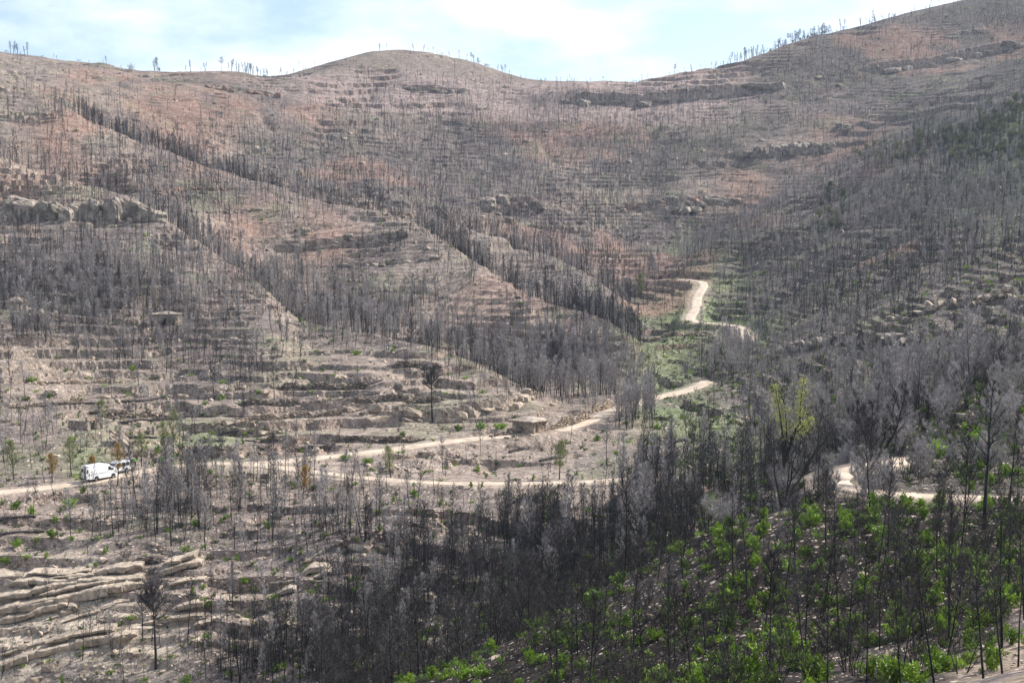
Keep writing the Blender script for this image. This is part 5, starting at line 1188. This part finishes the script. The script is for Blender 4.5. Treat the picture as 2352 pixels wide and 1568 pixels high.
# panel van. x forward, rear at x=0
a = P3(196, 1110, 211.8); ang = math.radians(55)
van = empty('delivery_van', (a[0], a[1], float(H(a[0] + 1.5, a[1] + 2.2)) + .10), ang); tag(van, 'white high-roofed panel van parked on the dirt track with a rear door open', 'van')
prof = [(.02, .48), (.02, 2.35), (.10, 2.46), (3.3, 2.50), (3.75, 2.40), (4.55, 1.55), (5.25, 1.22), (5.42, .95), (5.45, .45), (4.95, .42), (4.9, .72), (4.65, .90), (4.35, .90), (4.1, .72), (4.05, .42), (1.75, .42), (1.7, .72), (1.45, .90), (1.15, .90), (.9, .72), (.85, .42)]
mb, n = prism(prof, 2.0, 0, 0, .12, 1.3); caps(mb, n); body = link('body', mb.mesh('van_body'), M['white'], van)
for x in (1.3, 4.5):
    for y in (-.88, .88): wheel(van, x, y, .34)
for s in (-1, 1):
    y = s * .955
    panel(van, 'side_window', [(3.55, s * .968, 1.50), (4.42, s * .968, 1.50), (3.98, s * .925, 2.02), (3.58, s * .925, 2.06)], M['glass'])
    panel(van, 'door_seam', [(3.42, s * 1.004, .6), (3.45, s * 1.004, .6), (3.45, s * .985, 1.5), (3.42, s * .985, 1.5)], M['plastic'])
    panel(van, 'side_rail', [(.3, s * 1.008, 1.20), (3.2, s * 1.008, 1.20), (3.2, s * 1.008, 1.24), (.3, s * 1.008, 1.24)], M['plastic'])
    o = MB(); o.box(4.3, 4.45, s * 1.0 - .12 * (s < 0), s * 1.0 + .12 * (s > 0), 1.5, 1.8); link('wing_mirror', o.mesh('mirror'), M['plastic'], van)
    panel(van, 'headlamp', [(5.15, s * .72, 1.05), (5.40, s * .72, .98), (5.40, s * .97, .98), (5.12, s * .97, 1.1)], M['head'])
panel(van, 'windscreen', [(3.86, -.82, 2.34), (4.52, -.9, 1.62), (4.52, .9, 1.62), (3.86, .82, 2.34)], M['glass'])
panel(van, 'cargo_opening', [(0, -.22, .62), (0, .85, .62), (0, .80, 2.25), (0, -.22, 2.25)], M['cargo'])
dr = panel(van, 'rear_door', [(-.02, -.92, .6), (-.72, -1.15, .6), (-.72, -1.15, 2.28), (-.02, -.85, 2.28)], M['white']); panel(van, 'door_window', [(-.16, -.99, 1.45), (-.6, -1.14, 1.45), (-.6, -1.14, 2.05), (-.16, -.97, 2.05)], M['glass'], dr)
dr = panel(van, 'rear_door', [(-.015, .95, .6), (-.015, .28, .6), (-.015, .28, 2.28), (-.015, .88, 2.28)], M['white']); panel(van, 'door_window', [(-.045, .84, 1.45), (-.045, .38, 1.45), (-.045, .38, 2.05), (-.045, .80, 2.05)], M['glass'], dr)
o = MB(); o.box(-.10, .06, -.95, .95, .38, .56); link('rear_bumper', o.mesh('bumper'), M['plastic'], van); o = MB(); o.box(5.36, 5.52, -.93, .93, .36, .62); link('front_bumper', o.mesh('bumper'), M['plastic'], van)
for s in (-1, 1): o = MB(); o.box(-.03, .03, s * .96 - .05, s * .96 + .05, 1.0, 1.4); link('tail_lamp', o.mesh('lamp'), M['lamp'], van)
# second car, nose towards the van, tailgate up
c2 = P3(293, 1088, 221.2); ang2 = math.radians(52)
car = empty('minivan', (c2[0], c2[1], float(H(c2[0] - 1.2, c2[1] - 1.6)) + .10), ang2 + PI); tag(car, 'white people carrier with its tailgate raised, nose to the front of the panel van', 'car')
prof = [(-.1, .45), (-.12, 1.1), (.1, 1.72), (.35, 1.80), (2.3, 1.78), (3.05, 1.15), (3.85, .98), (4.05, .8), (4.08, .4), (3.65, .38), (3.6, .6), (3.4, .74), (3.15, .74), (2.95, .6), (2.9, .38), (1.15, .38), (1.1, .6), (.9, .74), (.65, .74), (.45, .6), (.4, .38)]
mb, n = prism(prof, 1.75, 0, 0, .16, 1.0); caps(mb, n); link('body', mb.mesh('car_body'), M['white'], car)
for x in (.78, 3.27):
    for y in (-.78, .78): wheel(car, x, y, .31)
panel(car, 'windscreen', [(2.36, -.68, 1.70), (3.0, -.78, 1.2), (3.0, .78, 1.2), (2.36, .68, 1.70)], M['glass'])
for s in (-1, 1):
    for x0, x1 in ((.25, .85), (.95, 1.6), (1.7, 2.45)): panel(car, 'side_window', [(x0, s * .872, 1.12), (x1 + (.35 if x1 > 2 else 0), s * .872, 1.12), (x1, s * .79, 1.60), (x0 + .06, s * .79, 1.62)], M['glass'])
    panel(car, 'headlamp', [(3.72, s * .55, .92), (3.95, s * .55, .85), (3.95, s * .82, .85), (3.70, s * .82, .95)], M['head'])
tg = panel(car, 'tailgate', [(.1, -.7, 1.82), (.1, .7, 1.82), (-.85, .66, 2.05), (-.85, -.66, 2.05)], M['white']); panel(car, 'tailgate_window', [(.0, -.6, 1.87), (.0, .6, 1.87), (-.55, .56, 2.0), (-.55, -.56, 2.0)], M['glass'], tg)
panel(car, 'boot_opening', [(-.14, -.68, .75), (-.14, .68, .75), (.02, .62, 1.65), (.02, -.62, 1.65)], M['cargo'])
o = MB(); o.box(4.02, 4.14, -.8, .8, .38, .6); link('front_bumper', o.mesh('bumper'), M['plastic'], car)
dk = MB()

# ------------------------------------------------------------------ people
M['skin'] = mat('skin', (.45, .28, .2), .6, .05, 3); M['vest'] = mat('hi_vis_vest', (.30, .80, .10), .6, .08, 3); M['trousers'] = mat('dark_trousers', (.03, .035, .05), .9, .1, 3); M['helmet'] = mat('red_helmet', (.6, .03, .04), .4, .05, 3); M['cap'] = mat('dark_cap', (.05, .05, .05), .8, .1, 3); M['boot'] = mat('boots', (.03, .02, .015), .8, .1, 3)
def person(x, y, rz, lab, hat, bendf=0.):
    root = empty('person', (x, y, float(H(x, y))), rz); tag(root, lab, 'person')
    J = [((0, 0, .95), .15), ((0, .02 * 0 + bendf * .15, 1.18), .145), ((0, bendf * .3, 1.40), .165), ((0, bendf * .36, 1.50), .06), ((0, bendf * .42, 1.60), .085), ((0, bendf * .46, 1.70), .095),
         ((-.10, 0, .90), .10), ((-.12, .04, .50), .065), ((-.12, -.02, .10), .045), ((-.12, .14, .04), .045), ((.10, 0, .90), .10), ((.13, -.02, .50), .065), ((.13, -.06, .10), .045), ((.13, .10, .04), .045),
         ((-.19, bendf * .3, 1.40), .06), ((-.26, bendf * .3 + .04, 1.13), .045), ((-.22, bendf * .4 + .24, .98), .035), ((-.21, bendf * .4 + .32, .96), .035),
         ((.19, bendf * .3, 1.40), .06), ((.27, bendf * .3, 1.13), .045), ((.25, bendf * .4 + .14, .92), .035), ((.25, bendf * .4 + .22, .88), .035)]
    E = [(0, 1), (1, 2), (2, 3), (3, 4), (4, 5), (0, 6), (6, 7), (7, 8), (8, 9), (0, 10), (10, 11), (11, 12), (12, 13), (2, 14), (14, 15), (15, 16), (16, 17), (2, 18), (18, 19), (19, 20), (20, 21)]
    me_ = bpy.data.meshes.new('body'); me_.from_pydata([j[0] for j in J], E, []); o = link('body', me_, parent=root)
    sk = o.modifiers.new('skin', 'SKIN'); sv = me_.skin_vertices[0].data if me_.skin_vertices else None
    if sv is None:
        bpy.context.view_layer.objects.active = o; bm = bmesh.new(); bm.from_mesh(me_); lay_ = bm.verts.layers.skin.verify(); bm.to_mesh(me_); bm.free(); sv = me_.skin_vertices[0].data
    for k, (p, r) in enumerate(J): sv[k].radius = (r, r); sv[k].use_root = (k == 0)
    o.modifiers.new('sub', 'SUBSURF').levels = 1
    dg = bpy.context.evaluated_depsgraph_get(); dg.update(); nm = bpy.data.meshes.new_from_object(o.evaluated_get(dg)); o.modifiers.clear(); o.data = nm
    nm.materials.clear()
    for m in (M['trousers'], M['vest'], M['skin'], M['boot']): nm.materials.append(m)
    for p in nm.polygons:
        c = p.center; p.use_smooth = True
        p.material_index = 3 if c.z < .12 else 0 if c.z < .93 and abs(c.x) < .2 else 2 if (c.z > 1.48 or (abs(c.x) > .17 and c.z < 1.02)) else 1
    bm = bmesh.new(); bmesh.ops.create_uvsphere(bm, u_segments=12, v_segments=8, radius=.125)
    for v in bm.verts:
        if v.co.z < 0: v.co.z *= .2
    hm = bpy.data.meshes.new('hat'); bm.to_mesh(hm); bm.free(); link('helmet' if hat == 'helmet' else 'cap', hm, M[hat], root, (0, bendf * .46, 1.73))
q = hit(Z, 311, 1072, 200); person(q[0], max(q[1], 226.5), 2.6, 'person in a green high-visibility vest and red helmet behind the parked car', 'helmet', .3)
q = hit(Z, 361, 1070, 200); person(q[0], max(q[1], 228), 3.4, 'person in a yellow-green high-visibility vest walking right of the parked car', 'cap', .1)

# ------------------------------------------------------------------ haze
hz = bpy.data.materials.new('haze_air'); hz.use_nodes = True; N = hz.node_tree.nodes; N.remove(N['Principled BSDF'])
pv = N.new('ShaderNodeVolumePrincipled'); pv.inputs['Density'].default_value = .00008; pv.inputs['Color'].default_value = (.66, .80, 1, 1); pv.inputs['Anisotropy'].default_value = .35
hz.node_tree.links.new(pv.outputs[0], N['Material Output'].inputs['Volume'])
mb = MB(); mb.box(-9000, 9000, -40, 14500, -90, 330); tag(link('haze', mb.mesh('haze'), hz), 'thin bluish haze over the valley', kind='stuff')
